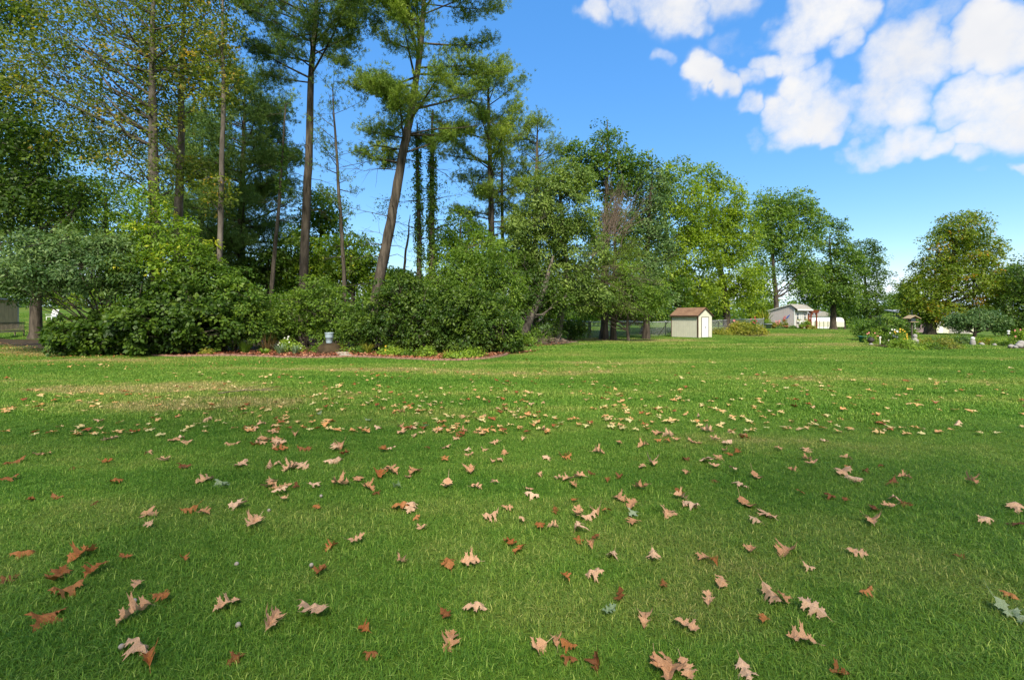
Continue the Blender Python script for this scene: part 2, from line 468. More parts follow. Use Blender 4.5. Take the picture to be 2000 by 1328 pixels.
r1 = ramp(t, f1.outputs['Fac'], [(.3, (.55, .6, .5)), (.7, (1.3, 1.25, 1.2))])
c = mixc(t, 1., c, r1.outputs[0], 'MULTIPLY')
p = t.nodes.new('ShaderNodeBsdfPrincipled'); t.links.new(c, p.inputs['Base Color']); p.inputs['Roughness'].default_value = .9; p.inputs['Specular IOR Level'].default_value = .1
bmp = t.nodes.new('ShaderNodeBump'); bmp.inputs['Distance'].default_value = .03; bmp.inputs['Strength'].default_value = .8
t.links.new(f1.outputs['Fac'], bmp.inputs['Height']); t.links.new(bmp.outputs[0], p.inputs['Normal'])
t.links.new(p.outputs[0], o.inputs[0])
M['lawn'] = m

# fallen leaves: colour of each leaf varies with the object's own random number; veins and blotches in object space
def fallen(name, c1, c2, back):
    m, t, o = newmat(name)
    oi = t.nodes.new('ShaderNodeObjectInfo')
    tcn = t.nodes.new('ShaderNodeTexCoord')
    r = ramp(t, oi.outputs['Random'], [(0, c1), (1, c2)])
    nz = tnoise(t, 28, 4, tcn.outputs['Object'], .65)
    r2 = ramp(t, nz.outputs['Fac'], [(.3, (.70, .62, .55)), (.55, (1.0, 1.0, 1.0)), (.75, (1.15, 1.12, 1.1))])
    c = mixc(t, 1., r.outputs[0], r2.outputs[0], 'MULTIPLY')
    sep = t.nodes.new('ShaderNodeSeparateXYZ'); t.links.new(tcn.outputs['Object'], sep.inputs[0])
    ab = t.nodes.new('ShaderNodeMath'); ab.operation = 'ABSOLUTE'; t.links.new(sep.outputs['Y'], ab.inputs[0])
    mr = t.nodes.new('ShaderNodeMapRange'); mr.inputs['From Min'].default_value = .001; mr.inputs['From Max'].default_value = .0035
    t.links.new(ab.outputs[0], mr.inputs['Value'])
    c = mixc(t, mr.outputs[0], tuple(min(1, v * 1.15) for v in c2), c)
    geo = t.nodes.new('ShaderNodeNewGeometry')
    c = mixc(t, geo.outputs['Backfacing'], c, mixc(t, 1., c, back, 'MULTIPLY'))
    p = t.nodes.new('ShaderNodeBsdfPrincipled'); t.links.new(c, p.inputs['Base Color']); p.inputs['Roughness'].default_value = .6
    p.inputs['Specular IOR Level'].default_value = .3
    tr = t.nodes.new('ShaderNodeBsdfTranslucent'); t.links.new(c, tr.inputs['Color'])
    mx = t.nodes.new('ShaderNodeMixShader'); mx.inputs[0].default_value = .15
    t.links.new(p.outputs[0], mx.inputs[1]); t.links.new(tr.outputs[0], mx.inputs[2]); t.links.new(mx.outputs[0], o.inputs[0])
    return m
M['fall_t'] = fallen('oak_leaf_tan', (.48, .27, .14), (.68, .46, .30), (.9, .8, .7))
M['fall_o'] = fallen('oak_leaf_orange_brown', (.30, .11, .025), (.44, .19, .06), (.9, .8, .7))
M['fall_b'] = fallen('oak_leaf_dark_brown', (.13, .045, .010), (.24, .09, .022), (1, 1, 1))
M['fall_g'] = fallen('oak_leaf_pale_green', (.16, .24, .12), (.30, .36, .22), (1, 1, 1))
M['litter'] = leafmat('leaf_litter_small', [(0, (.07, .035, .018)), (.4, (.20, .10, .045)), (.75, (.36, .20, .10)), (1, (.50, .38, .14))], trans=.15)
M['chips'] = leafmat('mulch_leaves', [(0, (.055, .022, .016)), (.5, (.16, .062, .04)), (1, (.36, .19, .14))], trans=.05)

# ------------------------------------------------------------------ ground
xs = np.unique(np.concatenate([np.linspace(-700, -60, 30), np.linspace(-60, 90, 151), np.linspace(90, 700, 30)]))
ys = np.unique(np.concatenate([np.linspace(-300, -10, 12), np.linspace(-10, 110, 121), np.linspace(110, 900, 40)]))
X, Y = np.meshgrid(xs, ys)
Z = H(X, Y)
V = np.stack([X, Y, Z], -1).reshape(-1, 3)
idx = np.arange(len(V)).reshape(len(ys), len(xs))
FQ = np.stack([idx[:-1, :-1], idx[:-1, 1:], idx[1:, 1:], idx[1:, :-1]], -1).reshape(-1, 4)
g = build_np('ground', V, FQ, M['lawn'], smooth_sh=True)
tag(g, 'wide mown lawn running back past the trees to the neighbouring gardens', kind='structure')

def inpoly(x, y, poly):
    x = np.asarray(x); y = np.asarray(y); c = np.zeros(x.shape, bool)
    n = len(poly)
    for i in range(n):
        x0, y0 = poly[i]; x1, y1 = poly[(i + 1) % n]
        cond = ((y0 > y) != (y1 > y)) & (x < (x1 - x0) * (y - y0) / ((y1 - y0) + 1e-12) + x0)
        c ^= cond
    return c
def gpx(px, py):
    d = depth_at(py); return ((px - 1000) / F * d, d)

EDGE_PX = [(292, 695.5), (340, 697.5), (400, 698), (470, 698), (540, 698.5), (600, 699), (650, 698), (690, 698), (740, 700), (790, 702), (840, 703.5), (890, 704.5), (930, 704), (965, 701.5), (985, 697.5), (991, 694.5)]
edge = [gpx(*p) for p in EDGE_PX]
def chaikin(pts, it=2):
    for _ in range(it):
        q = [pts[0]]
        for a, b in zip(pts[:-1], pts[1:]):
            q.append((a[0] * .75 + b[0] * .25, a[1] * .75 + b[1] * .25)); q.append((a[0] * .25 + b[0] * .75, a[1] * .25 + b[1] * .75))
        q.append(pts[-1]); pts = q
    return pts
edge = chaikin(edge)
wood_poly = [gpx(0 - 500, 668), gpx(0, 676), gpx(100, 689), gpx(200, 693), (edge[0][0] - .6, edge[0][1] + .1)] + edge + [gpx(1010, 688), gpx(1040, 680), gpx(1085, 671), gpx(1110, 664), (3.6, 34), (-2, 40), (-14, 30), (-25, 29), (-60, 32)]
mulch_poly = edge + [(1.2, 19.5), (-4, 20.5), (-10, 20.0), (edge[0][0] - .5, 18.5)]

def sheet(name, poly, mat, lift, step=.6, kind='structure', label=None):
    bm = bmesh.new()
    vs = [bm.verts.new((x, y, 0)) for x, y in poly]
    f = bm.faces.new(vs)
    bmesh.ops.triangulate(bm, faces=[f])
    x0 = min(p[0] for p in poly); x1 = max(p[0] for p in poly); y0 = min(p[1] for p in poly); y1 = max(p[1] for p in poly)
    for ax, lo, hi in ((0, x0, x1), (1, y0, y1)):
        k = lo + step
        while k < hi:
            no = (1, 0, 0) if ax == 0 else (0, 1, 0); co = (k, 0, 0) if ax == 0 else (0, k, 0)
            bmesh.ops.bisect_plane(bm, geom=bm.verts[:] + bm.edges[:] + bm.faces[:], plane_co=co, plane_no=no)
            k += step
    for vv in bm.verts:
        vv.co.z = float(H(vv.co.x, vv.co.y)) + lift
    me = bpy.data.meshes.new(name); bm.to_mesh(me); bm.free()
    me.materials.append(mat)
    for p in me.polygons: p.use_smooth = True
    ob = bpy.data.objects.new(name, me); COL.objects.link(ob)
    ORG[ob.name] = np.zeros(3)
    tag(ob, label, kind=kind)
    return ob
sheet('woodland_floor', wood_poly, M['soil'], .012, 1.0, label='dark bare earth under the trees and shrubs')
sheet('mulch_bed', mulch_poly, M['mulch'], .03, .6, label='red brown mulch bed behind the brick edging')

def blob_poly(cx, cy, rx, ry, n=24, w=.15, seed=0):
    return [(cx + rx * math.cos(a) * (1 + w * mnoise.noise(Vector((math.cos(a) * 2, math.sin(a) * 2, seed)))), cy + ry * math.sin(a) * (1 + w * mnoise.noise(Vector((math.cos(a) * 2, math.sin(a) * 2, seed + 5))))) for a in [2 * math.pi * i / n for i in range(n)]]
isl_poly = [gpx(1690, 669), gpx(1710, 676), gpx(1760, 680.5), gpx(1820, 683), gpx(1862, 682.5), gpx(1872, 677), gpx(1840, 668), gpx(1800, 664), gpx(1740, 663), gpx(1700, 664)]
bed2_poly = [gpx(1850, 668), gpx(1880, 671), gpx(1930, 673.5), gpx(1965, 674.5), gpx(1965, 668), gpx(1920, 664), gpx(1870, 662)]
bed3_poly = [gpx(1394, 652), gpx(1440, 652.5), gpx(1497, 652), gpx(1503, 646), gpx(1440, 645), gpx(1394, 646)]
bed4_poly = [gpx(1968, 680), gpx(2030, 686), gpx(2060, 676), gpx(2000, 670), gpx(1972, 673)]
BEDS = [isl_poly, bed2_poly, bed3_poly, bed4_poly]
for pl, nm, lb in zip(BEDS, ('island_bed', 'border_bed', 'fence_bed', 'corner_bed'), ('dark soil of the island bed below the round bush', 'dark soil of the border below the turning maple', 'soil of the bed beside the cream shed', 'soil of the bed at the lawn corner')):
    sheet(nm, pl, M['soil'], .02, .8, label=lb)
sheet('path', [gpx(1893, 657.5), gpx(1925, 659), gpx(1985, 668.5), gpx(1968, 671), gpx(1945, 667.5), gpx(1893, 659.5)], M['path'], .03, .8, label='pale gravel path crossing the lawn below the dark evergreen')
sheet('bare_soil_patch', blob_poly(*((gpx(1172, 660.5)[0], gpx(1172, 660.5)[1])), .75, 1.6, w=.5, seed=2), M['red_dirt'], .02, .4, label='small patch of bare red soil by the fence corner post')

# ------------------------------------------------------------------ grass (tiles of blades instanced by geometry nodes: one mass)
def grass_tile(name, size, nb, hmin, hmax, wid, seed, loc, flat=1.0):
    r = np.random.RandomState(seed)
    bx_ = r.uniform(-size / 2, size / 2, (nb, 2))
    # slight clumping
    cl = r.uniform(-size / 2, size / 2, (max(4, nb // 40), 2))
    sel = r.rand(nb) < .45
    pick = cl[r.randint(0, len(cl), nb)]
    bx_[sel] = pick[sel] + r.normal(0, .018 * (size / .6), (sel.sum(), 2))
    h = r.uniform(hmin, hmax, nb) * (1 + .25 * r.randn(nb)).clip(.5, 1.6)
    az = r.uniform(0, 2 * np.pi, nb)
    lean = r.uniform(.15, 1.0, nb) * flat
    w = wid * r.uniform(.6, 1.3, nb)
    dx = np.cos(az); dy = np.sin(az)
    sx = -dy; sy = dx
    V = np.zeros((nb, 5, 3))
    for k, (t_, ww) in enumerate(((0, 1.0), (.55, .8))):
        off = lean * h * t_ ** 2 * .9
        z = h * t_ * (1 - .25 * lean * t_)
        for s_, q in ((-1, 0), (1, 1)):
            V[:, k * 2 + q, 0] = bx_[:, 0] + dx * off + sx * s_ * w * ww / 2
            V[:, k * 2 + q, 1] = bx_[:, 1] + dy * off + sy * s_ * w * ww / 2
            V[:, k * 2 + q, 2] = z
    V[:, 4, 0] = bx_[:, 0] + dx * lean * h * .95; V[:, 4, 1] = bx_[:, 1] + dy * lean * h * .95; V[:, 4, 2] = np.maximum(.2 * h, h * (1 - .32 * lean - .12 * lean ** 2))
    b = np.arange(nb)[:, None] * 5
    q4 = np.hstack([b, b + 1, b + 3, b + 2]); t3 = np.hstack([b + 2, b + 3, b + 4])
    tint = np.repeat(np.where(r.rand(nb) < .10, r.uniform(.86, 1, nb), r.beta(2, 2, nb) * .85), 5)
    V = V.reshape(-1, 3) + np.array(loc)
    ob = build_np(name, V, [q4, t3], M['grass'], tint=tint, loc=loc)
    return tag(ob, 'patch of short green lawn grass', kind='stuff')

def scatter_field(name, tiles, pts, rots, scl, idxs, label):
    me = bpy.data.meshes.new(name)
    me.vertices.add(len(pts)); me.vertices.foreach_set('co', np.asarray(pts, np.float32).ravel())
    a = me.attributes.new('rot', 'FLOAT_VECTOR', 'POINT'); rv = np.zeros((len(pts), 3), np.float32); rv[:, 2] = rots; a.data.foreach_set('vector', rv.ravel())
    a = me.attributes.new('scl', 'FLOAT', 'POINT'); a.data.foreach_set('value', np.asarray(scl, np.float32))
    a = me.attributes.new('idx', 'INT', 'POINT'); a.data.foreach_set('value', np.asarray(idxs, np.int32))
    ob = bpy.data.objects.new(name, me); COL.objects.link(ob)
    ng = bpy.data.node_groups.new(name, 'GeometryNodeTree')
    ng.interface.new_socket('Geometry', in_out='INPUT', socket_type='NodeSocketGeometry')
    ng.interface.new_socket('Geometry', in_out='OUTPUT', socket_type='NodeSocketGeometry')
    gi = ng.nodes.new('NodeGroupInput'); go = ng.nodes.new('NodeGroupOutput')
    jn = ng.nodes.new('GeometryNodeJoinGeometry')
    for tl in reversed(tiles):
        oi = ng.nodes.new('GeometryNodeObjectInfo'); oi.transform_space = 'ORIGINAL'
        oi.inputs['Object'].default_value = tl
        g2 = ng.nodes.new('GeometryNodeGeometryToInstance')
        ng.links.new(oi.outputs['Geometry'], g2.inputs[0]); ng.links.new(g2.outputs[0], jn.inputs[0])
    iop = ng.nodes.new('GeometryNodeInstanceOnPoints')
    def na(n_, ty):
        k = ng.nodes.new('GeometryNodeInputNamedAttribute'); k.data_type = ty; k.inputs['Name'].default_value = n_
        return k.outputs['Attribute']
    ng.links.new(gi.outputs[0], iop.inputs['Points']); ng.links.new(jn.outputs[0], iop.inputs['Instance'])
    iop.inputs['Pick Instance'].default_value = True
    ng.links.new(na('idx', 'INT'), iop.inputs['Instance Index'])
    ng.links.new(na('rot', 'FLOAT_VECTOR'), iop.inputs['Rotation'])
    ng.links.new(na('scl', 'FLOAT'), iop.inputs['Scale'])
    ng.links.new(iop.outputs[0], go.inputs[0])
    md = ob.modifiers.new('scatter', 'NODES'); md.node_group = ng
    tag(ob, label, kind='stuff')
    return ob

rg = np.random.RandomState(3)
def lawn_points(y0, y1, step, margin=1.14, jit=.25):
    out_ = []
    y = y0
    while y < y1:
        hw = y * margin + 1.2
        n = int(2 * hw / step)
        for i in range(n + 1):
            x = -hw + i * step
            out_.append((x + rg.uniform(-jit, jit) * step, y + rg.uniform(-jit, jit) * step))
        y += step
    A = np.array(out_)
    keep = ~inpoly(A[:, 0], A[:, 1], [(x, y + .12) for x, y in wood_poly])
    for b in BEDS: keep &= ~inpoly(A[:, 0], A[:, 1], b)
    return A[keep]
near = [grass_tile('grass_patch', .62, 3600, .018, .048, .0030, 11 + k, (-3 + k * 1.2, -2.0, 0), 1.75) for k in range(5)]
mid = [grass_tile('grass_patch', 1.0, 3000, .025, .055, .008, 31 + k, (-5 + k * 1.6, -4.0, 0)) for k in range(3)]
far = [grass_tile('grass_patch', 2.0, 3000, .035, .065, .020, 41 + k, (-6 + k * 2.6, -7.0, 0)) for k in range(3)]
A = lawn_points(1.0, 7.0, .40)
scatter_field('lawn_grass', near, np.c_[A, H(A[:, 0], A[:, 1]) - .004], rg.uniform(0, 6.28, len(A)), rg.uniform(.85, 1.15, len(A)), rg.randint(0, 5, len(A)), 'short green lawn grass with a few dry blades')
A = lawn_points(7.0, 20.0, .72)
scatter_field('lawn_grass', mid, np.c_[A, H(A[:, 0], A[:, 1]) - .004], rg.uniform(0, 6.28, len(A)), rg.uniform(.85, 1.1, len(A)), rg.randint(0, 3, len(A)), 'short green lawn grass in front of the planted bed')
A = lawn_points(20.0, 62.0, 1.5)
scatter_field('lawn_grass', far, np.c_[A, H(A[:, 0], A[:, 1]) - .004], rg.uniform(0, 6.28, len(A)), rg.uniform(.85, 1.1, len(A)), rg.randint(0, 3, len(A)), 'distant lawn grass around the sheds and gardens')

# ------------------------------------------------------------------ foliage
PERK, LEAFK = 1.04, 1.5
def unit(v): return v / (np.linalg.norm(v, axis=-1, keepdims=True) + 1e-9)
def leaves_np(C, Nn, R, per, size, flat, r, ctint, droop=.35, tvar=.3, aspect=.55, jitter=.6):
    per = int(per * PERK); size = size * LEAFK
    n = len(C); k = np.repeat(np.arange(n), per); m_ = n * per
    c = C[k]; nn = Nn[k]; rr = R[k]
    ref = np.tile([0., 0, 1.], (m_, 1)); ref[np.abs(nn[:, 2]) > .9] = (1, 0, 0)
    t1 = unit(np.cross(nn, ref)); t2 = np.cross(nn, t1)
    a = r.uniform(0, 2 * np.pi, m_); q = np.sqrt(r.rand(m_))
    out_ = t1 * np.cos(a)[:, None] + t2 * np.sin(a)[:, None]
    pos = c + out_ * (q * rr)[:, None] + nn * (r.randn(m_) * flat * rr)[:, None]
    pos[:, 2] -= droop * rr * q ** 2
    ax = unit(out_ * .8 + r.randn(m_, 3) * .5 + np.array([0, 0, -.25]))
    ln = unit(nn + r.randn(m_, 3) * jitter)
    sd = unit(np.cross(ln, ax))
    s = size * r.uniform(.6, 1.25, m_)
    up = np.cross(ax, sd)
    v0 = pos; v2 = pos + ax * s[:, None] - up * (s * .12)[:, None]
    v1 = pos + ax * (s * .42)[:, None] + sd * (s * aspect / 2)[:, None]; v3 = pos + ax * (s * .42)[:, None] - sd * (s * aspect / 2)[:, None]
    V = np.stack([v0, v1, v2, v3], 1)
    tn = np.clip(ctint[k] + r.normal(0, tvar * .5, m_), 0, 1)
    return V, np.repeat(tn, 4)

def lobe(px, py, rx, ry, d, rd=None):
    c = P(px, py, d); k = d / F
    return (c[0], c[1], c[2], rx * k, (rd if rd else rx * k * .85), ry * k)
def sample_lobes(lobes, n, r, inner=.45, rough=.28, zmin=None):
    L = np.array(lobes, float)
    w = (L[:, 3] * L[:, 4] * L[:, 5]) ** (2 / 3); w /= w.sum()
    k = r.choice(len(L), n, p=w)
    d = unit(r.randn(n, 3))
    off = r.uniform(0, 100)
    nz = np.array([mnoise.noise(Vector((x * 2.3 + off + kk * 3.1, y * 2.3, z * 2.3))) for (x, y, z), kk in zip(d, k)])
    rad = (inner + (1 - inner) * r.rand(n) ** .55) * (1 + rough * 1.6 * nz)
    C = L[k, :3] + d * L[k, 3:6] * rad[:, None]
    if zmin is not None:
        low = C[:, 2] < zmin
        C[low, 2] = zmin + r.rand(low.sum()) * .35
    return C, d, rad
def tube_path(pts, rads, sides=10, seed=0, wob=.0):
    pts = np.array(pts, float); rads = np.array(rads, float)
    n = max(8, len(pts) * 5)
    t = np.linspace(0, len(pts) - 1, n); i = np.arange(len(pts))
    q = np.stack([np.interp(t, i, pts[:, k]) for k in range(3)], 1)
    # soften corners
    for _ in range(2): q[1:-1] = (q[:-2] + 2 * q[1:-1] + q[2:]) / 4
    rr = np.interp(t, i, rads)
    if wob:
        r = np.random.RandomState(seed)
        s = np.cumsum(r.randn(n, 2), 0); s -= np.outer(np.linspace(0, 1, n), s[-1])
        q[:, :2] += s * wob
    return q, rr
def trunk_mesh(path, rads, sides=10, seed=0, flare=1.5, wob=.01):
    q, rr = tube_path(path, rads, seed=seed, wob=wob)
    rr = rr.copy()
    z0 = q[0, 2]
    rr *= 1 + (flare - 1) * np.exp(-(q[:, 2] - z0) / .35)
    V, Fq = tubes(q[None], rr[None], sides)
    r = np.random.RandomState(seed + 5)
    V = V + r.randn(*V.shape) * np.repeat(rr, sides)[:, None] * .05
    return q, rr, V, Fq

def limb_paths(q, rr, targets, r, rise=.55, maxr=.45):
    n = len(targets); out_ = []; R_ = []
    base_i = []
    zlo = q[0, 2] + .28 * (q[-1, 2] - q[0, 2])
    for t_ in targets:
        hd = np.linalg.norm(t_[:2] - q[-1, :2] * .3 - np.array([np.interp(t_[2], q[:, 2], q[:, 0]), np.interp(t_[2], q[:, 2], q[:, 1])]) * .7)
        zs = np.clip(t_[2] - rise * hd - .3, zlo * .9 + q[0, 2] * .1, q[-1, 2])
        i = int(np.argmin(np.abs(q[:, 2] - zs)))
        s = q[i]; d = t_ - s
        m1 = s + d * .33 + np.array([0, 0, -.02]) * np.linalg.norm(d) + r.randn(3) * .05 * np.linalg.norm(d)
        m2 = s + d * .68 + r.randn(3) * .05 * np.linalg.norm(d)
        out_.append([s, m1, m2, t_])
        r0 = min(rr[i] * maxr, .02 + .018 * np.linalg.norm(d))
        R_.append([r0, r0 * .72, r0 * .42, .008])
    return np.array(out_), np.array(R_)

def tree(name, label, path, rads, lobes, ncl, per, leaf, cl_r, mat, bark='bark', seed=0, cat='tree', group=None, droop=.35, flat=.22, nlimb=26, inner=.45, rough=.28,
         twigs=True, zmin=None, tint=(.5, .22), upn=.75, aspect=.55, part='trunk', extra=None, jitter=.6, twr=.012):
    r = np.random.RandomState(seed + 100)
    base = np.array(path[0], float)
    root = empty(name, (base[0], base[1], float(H(base[0], base[1]))), label, cat, group)
    path = [np.array(p, float) for p in path]
    path[0][2] = float(H(path[0][0], path[0][1])) - .12
    q, rr, Vt, Ft = trunk_mesh(path, rads, 10, seed)
    if extra:      # further stems of a many-stemmed plant
        for (pp, rd) in extra:
            q2, r2, V2, F2 = trunk_mesh(pp, rd, 7, seed + 3)
            Ft = np.vstack([Ft, F2 + len(Vt)]); Vt = np.vstack([Vt, V2])
    build_np(part, Vt, Ft, M[bark], root, smooth_sh=True)
    C, D, rad = sample_lobes(lobes, ncl, r, inner, rough, zmin)
    Nn = unit(D * .55 + np.array([0, 0, upn]) + r.randn(ncl, 3) * .25)
    R = cl_r * r.uniform(.6, 1.3, ncl)
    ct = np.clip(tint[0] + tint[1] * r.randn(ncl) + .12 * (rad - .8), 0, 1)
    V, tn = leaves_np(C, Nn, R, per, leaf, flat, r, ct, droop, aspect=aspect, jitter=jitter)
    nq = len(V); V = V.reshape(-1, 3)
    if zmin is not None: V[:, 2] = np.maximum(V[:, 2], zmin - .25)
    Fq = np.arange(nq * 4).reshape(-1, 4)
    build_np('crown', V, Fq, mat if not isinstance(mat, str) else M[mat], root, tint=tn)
    if nlimb:
        tg = C[r.choice(ncl, min(nlimb, ncl), replace=False)]
        Lp, Lr = limb_paths(q, rr, tg, r)
        V1, F1 = tubes(Lp, Lr, 5)
        if twigs:
            S = Lp[:, 1:, :].reshape(-1, 3)
            fr = np.linspace(0, 1, 4)[None, :, None]
            S = (Lp[:, 1:-1, None, :] * (1 - fr) + Lp[:, 2:, None, :] * fr).reshape(-1, 3)
            Dm = ((C[:, None, :] - S[None]) ** 2).sum(-1) ; Dm += 1.5 * np.maximum(0, S[None, :, 2] - C[:, None, 2]) ** 2
            st = S[Dm.argmin(1)]
            md_ = (st + C) / 2 + r.randn(ncl, 3) * .06
            Tp = np.stack([st, md_, C], 1); Tr = np.tile([twr, twr * .7, .004], (ncl, 1))
            V2, F2 = tubes(Tp, Tr, 3)
            F1 = np.vstack([F1, F2 + len(V1)]); V1 = np.vstack([V1, V2])
        build_np('branches', V1, F1, M[bark], root)['kind'] = 'stuff'
    return root

def needles_np(C, A, per, length, width, r, ct, spread=.9):
    n = len(C); k = np.repeat(np.arange(n), per); m_ = n * per
    ax = unit(A[k] + r.randn(m_, 3) * spread)
    sd = unit(np.cross(ax, r.randn(m_, 3)))
    L = length * r.uniform(.6, 1.2, m_)
    b = C[k] + r.randn(m_, 3) * length * .25
    V = np.stack([b + sd * width / 2, b - sd * width / 2, b + ax * L[:, None]], 1)
    tn = np.clip(ct[k] + r.normal(0, .12, m_), 0, 1)
    return V.reshape(-1, 3), np.repeat(tn, 3)

def pine(name, label, path, rads, z0, z1, lmax, nbr, mat, bark='bark', seed=0, cat='pine tree', group=None, shape=None, tufts=46, per=15, nl=.17, nw=.014, dead=6, side=None, plume=.42, tuft_from=.35, azs=None, tint=.5, rise=.25):
    """z0..z1: heights of lowest and highest living branch; shape(t)->relative branch length"""
    r = np.random.RandomState(seed + 500)
    base = np.array(path[0], float)
    root = empty(name, (base[0], base[1], float(H(base[0], base[1]))), label, cat, group)
    path = [np.array(p, float) for p in path]; path[0][2] = float(H(path[0][0], path[0][1])) - .12
    q, rr, Vt, Ft = trunk_mesh(path, rads, 10, seed, wob=.012)
    build_np('trunk', Vt, Ft, M[bark], root, smooth_sh=True)
    shape = shape or (lambda t: (1 - t) ** .7)
    BP, BR, TC, TA, TT = [], [], [], [], []
    for i in range(nbr):
        t = (i + r.rand()) / nbr
        z = z0 + (z1 - z0) * t
        j = int(np.argmin(np.abs(q[:, 2] - z)))
        s = q[j].copy(); s[2] = z
        az = r.uniform(0, 2 * np.pi) if azs is None else azs(r, t)
        L = lmax * shape(t) * r.uniform(.6, 1.15) + .25; tufts_ = tufts
        if side: L *= side(az)
        dr = np.array([math.cos(az), math.sin(az), 0])
        up = rise + .6 * t + r.normal(0, .22)
        pts = [s, s + dr * L * .35 + np.array([0, 0, L * up * .25]), s + dr * L * .7 + np.array([0, 0, L * up * .55]), s + dr * L + np.array([0, 0, L * up * .95])]
        r0 = max(.012, min(rr[j] * .4, .015 * L + .012))
        BP.append(pts); BR.append([r0, r0 * .8, r0 * .5, .006])
        ctb = tint + r.normal(0, .14)
        npl = max(3, int(L * 3.0))
        for k in range(npl):
            f = tuft_from + (1 - tuft_from) * (k + r.rand()) / npl
            f3 = f * 3; a = int(min(2, f3)); pt = np.array(pts[a]) * (1 - (f3 - a)) + np.array(pts[a + 1]) * (f3 - a)
            sd = np.array([-dr[1], dr[0], 0]) * r.choice([-1, 1]) * r.uniform(.15, .55) * L * (1.15 - f) * .9
            tip = pt + sd + dr * r.uniform(.05, .3) * L * .25 + np.array([0, 0, r.uniform(-.15, .45)])
            BP.append([pt, pt + (tip - pt) * .35, pt + (tip - pt) * .7, tip]); BR.append([.011, .009, .007, .004])
            nt_ = max(4, int(tufts * .30))
            u = r.rand(nt_) ** .7
            tt = pt + (tip - pt) * u[:, None] + r.randn(nt_, 3) * np.array([1, 1, .75]) * plume * .55
            TC.append(tt); TA.append(np.tile(unit((dr * .6 + np.array([0, 0, .75])).reshape(1, 3)), (nt_, 1)) + r.randn(nt_, 3) * .3)
            TT.append(np.full(nt_, ctb + r.normal(0, .1)))
    V1, F1 = tubes(np.array(BP), np.array(BR), 4)
    build_np('branches', V1, F1, M[bark], root)['kind'] = 'stuff'
    TC = np.vstack(TC); TA = unit(np.vstack(TA)); TT = np.clip(np.concatenate(TT), 0, 1)
    V, tn = needles_np(TC, TA, per, nl, nw * 1.9, r, TT)
    build_np('crown', V, np.arange(len(V)).reshape(-1, 3), M[mat], root, tint=tn)
    if dead:
        DP, DR = [], []
        for i in range(dead):
            z = q[0, 2] + (z0 - q[0, 2]) * r.uniform(.45, .98); j = int(np.argmin(np.abs(q[:, 2] - z)))
            s = q[j]; az = r.uniform(0, 6.28); L = r.uniform(.5, 2.6)
            dr = np.array([math.cos(az), math.sin(az), 0])
            DP.append([s, s + dr * L * .4 + (0, 0, .05 * L), s + dr * L * .75 + np.array([0, 0, r.uniform(-.15, .1) * L]), s + dr * L + np.array([0, 0, r.uniform(-.3, .05) * L])]); DR.append([.02, .014, .009, .003])
            for _ in range(3):
                f = r.uniform(.4, .9); b0 = s + dr * L * f; e = b0 + (dr + r.randn(3) * .8) * L * .25
                DP.append([b0, b0 * .66 + e * .34, b0 * .33 + e * .67, e]); DR.append([.008, .006, .004, .002])
        V2, F2 = tubes(np.array(DP), np.array(DR), 4)
        d_ = build_np('dead_branches', V2, F2, M['bark_dark'], root); d_['kind'] = 'stuff'
    return root, q, rr

def bush(name, label, lobes, ncl, per, leaf, cl_r, mat, seed=0, cat='shrub', group=None, nst=7, bark='bark_dark', base=None, **kw):
    L = np.array(lobes)
    cx = np.average(L[:, 0], weights=L[:, 3]); cy = np.average(L[:, 1], weights=L[:, 3])
    if base is not None: cx, cy = base
    r = np.random.RandomState(seed + 900)
    z = float(H(cx, cy))
    ex = []
    for i in range(nst):
        k = r.randint(len(L)); e = L[k, :3] + r.randn(3) * L[k, 3:6] * .3
        b = np.array([cx + r.normal(0, .2), cy + r.normal(0, .15), z - .05]); mm = b * .5 + e * .5 + np.array([0, 0, .15])
        ex.append(([b, mm, e], [.035, .025, .012]))
    top = L[0, :3]
    b0 = np.array([cx, cy, z])
    kw.setdefault('rough', .5); kw.setdefault('nlimb', 14); kw.setdefault('droop', .3); kw.setdefault('zmin', z + .12)
    return tree(name, label, [b0, b0 * .5 + top * .5, top], [.05, .035, .012], lobes, ncl, per, leaf, cl_r, mat, bark, seed, cat, group, part='stems', extra=ex, **kw)

def pxpath(*pts):      # (px, py, d) control points of a trunk; the first is put on the ground
    return [P(*p) for p in pts]

# ---- tall pines over the shrub bed
def side_bias(az0, k):
    return lambda az: 1 + k * math.cos(az - az0)
d = 26
pine('pine_tree', 'tall straight pine with a long bare trunk and a dark high crown', pxpath((590, 640, d), (594, 480, d), (603, 300, d), (607, 160, d), (622, -40, d), (628, -190, d)),
     [.26, .24, .21, .16, .10, .04], P(0, 165, d)[2], P(0, -170, d)[2], 4.3, 44, 'needle', 'bark', 1, group='tall pines over the shrub bed', shape=lambda t: .55 + .6 * math.sin(math.pi * min(1, t * 1.1 + .15)) if t < .75 else 1.2 * (1.05 - t) / .35 + .1, tufts=95, per=14, dead=10, tint=.42)
d = 24
pine('pine_tree', 'leaning pine with thick trunk tilting towards the sheds', pxpath((722, 690, d), (738, 560, d), (765, 430, d), (790, 290, d), (808, 195, d), (822, 80, d), (830, -60, d), (835, -190, d)),
     [.30, .27, .245, .22, .18, .14, .09, .03], P(0, 320, d)[2], P(0, -170, d)[2], 3.9, 56, 'needle_light', 'bark', 2, group='tall pines over the shrub bed', shape=lambda t: .35 + .75 * math.sin(math.pi * min(1, t * .95 + .12)) if t < .8 else .9 * (1.05 - t) / .25 + .1, side=side_bias(0, .18), tufts=95, per=14, dead=14, tint=.5)
lean = [o_ for o_ in bpy.data.objects if o_.name == 'pine_tree.001'][0]
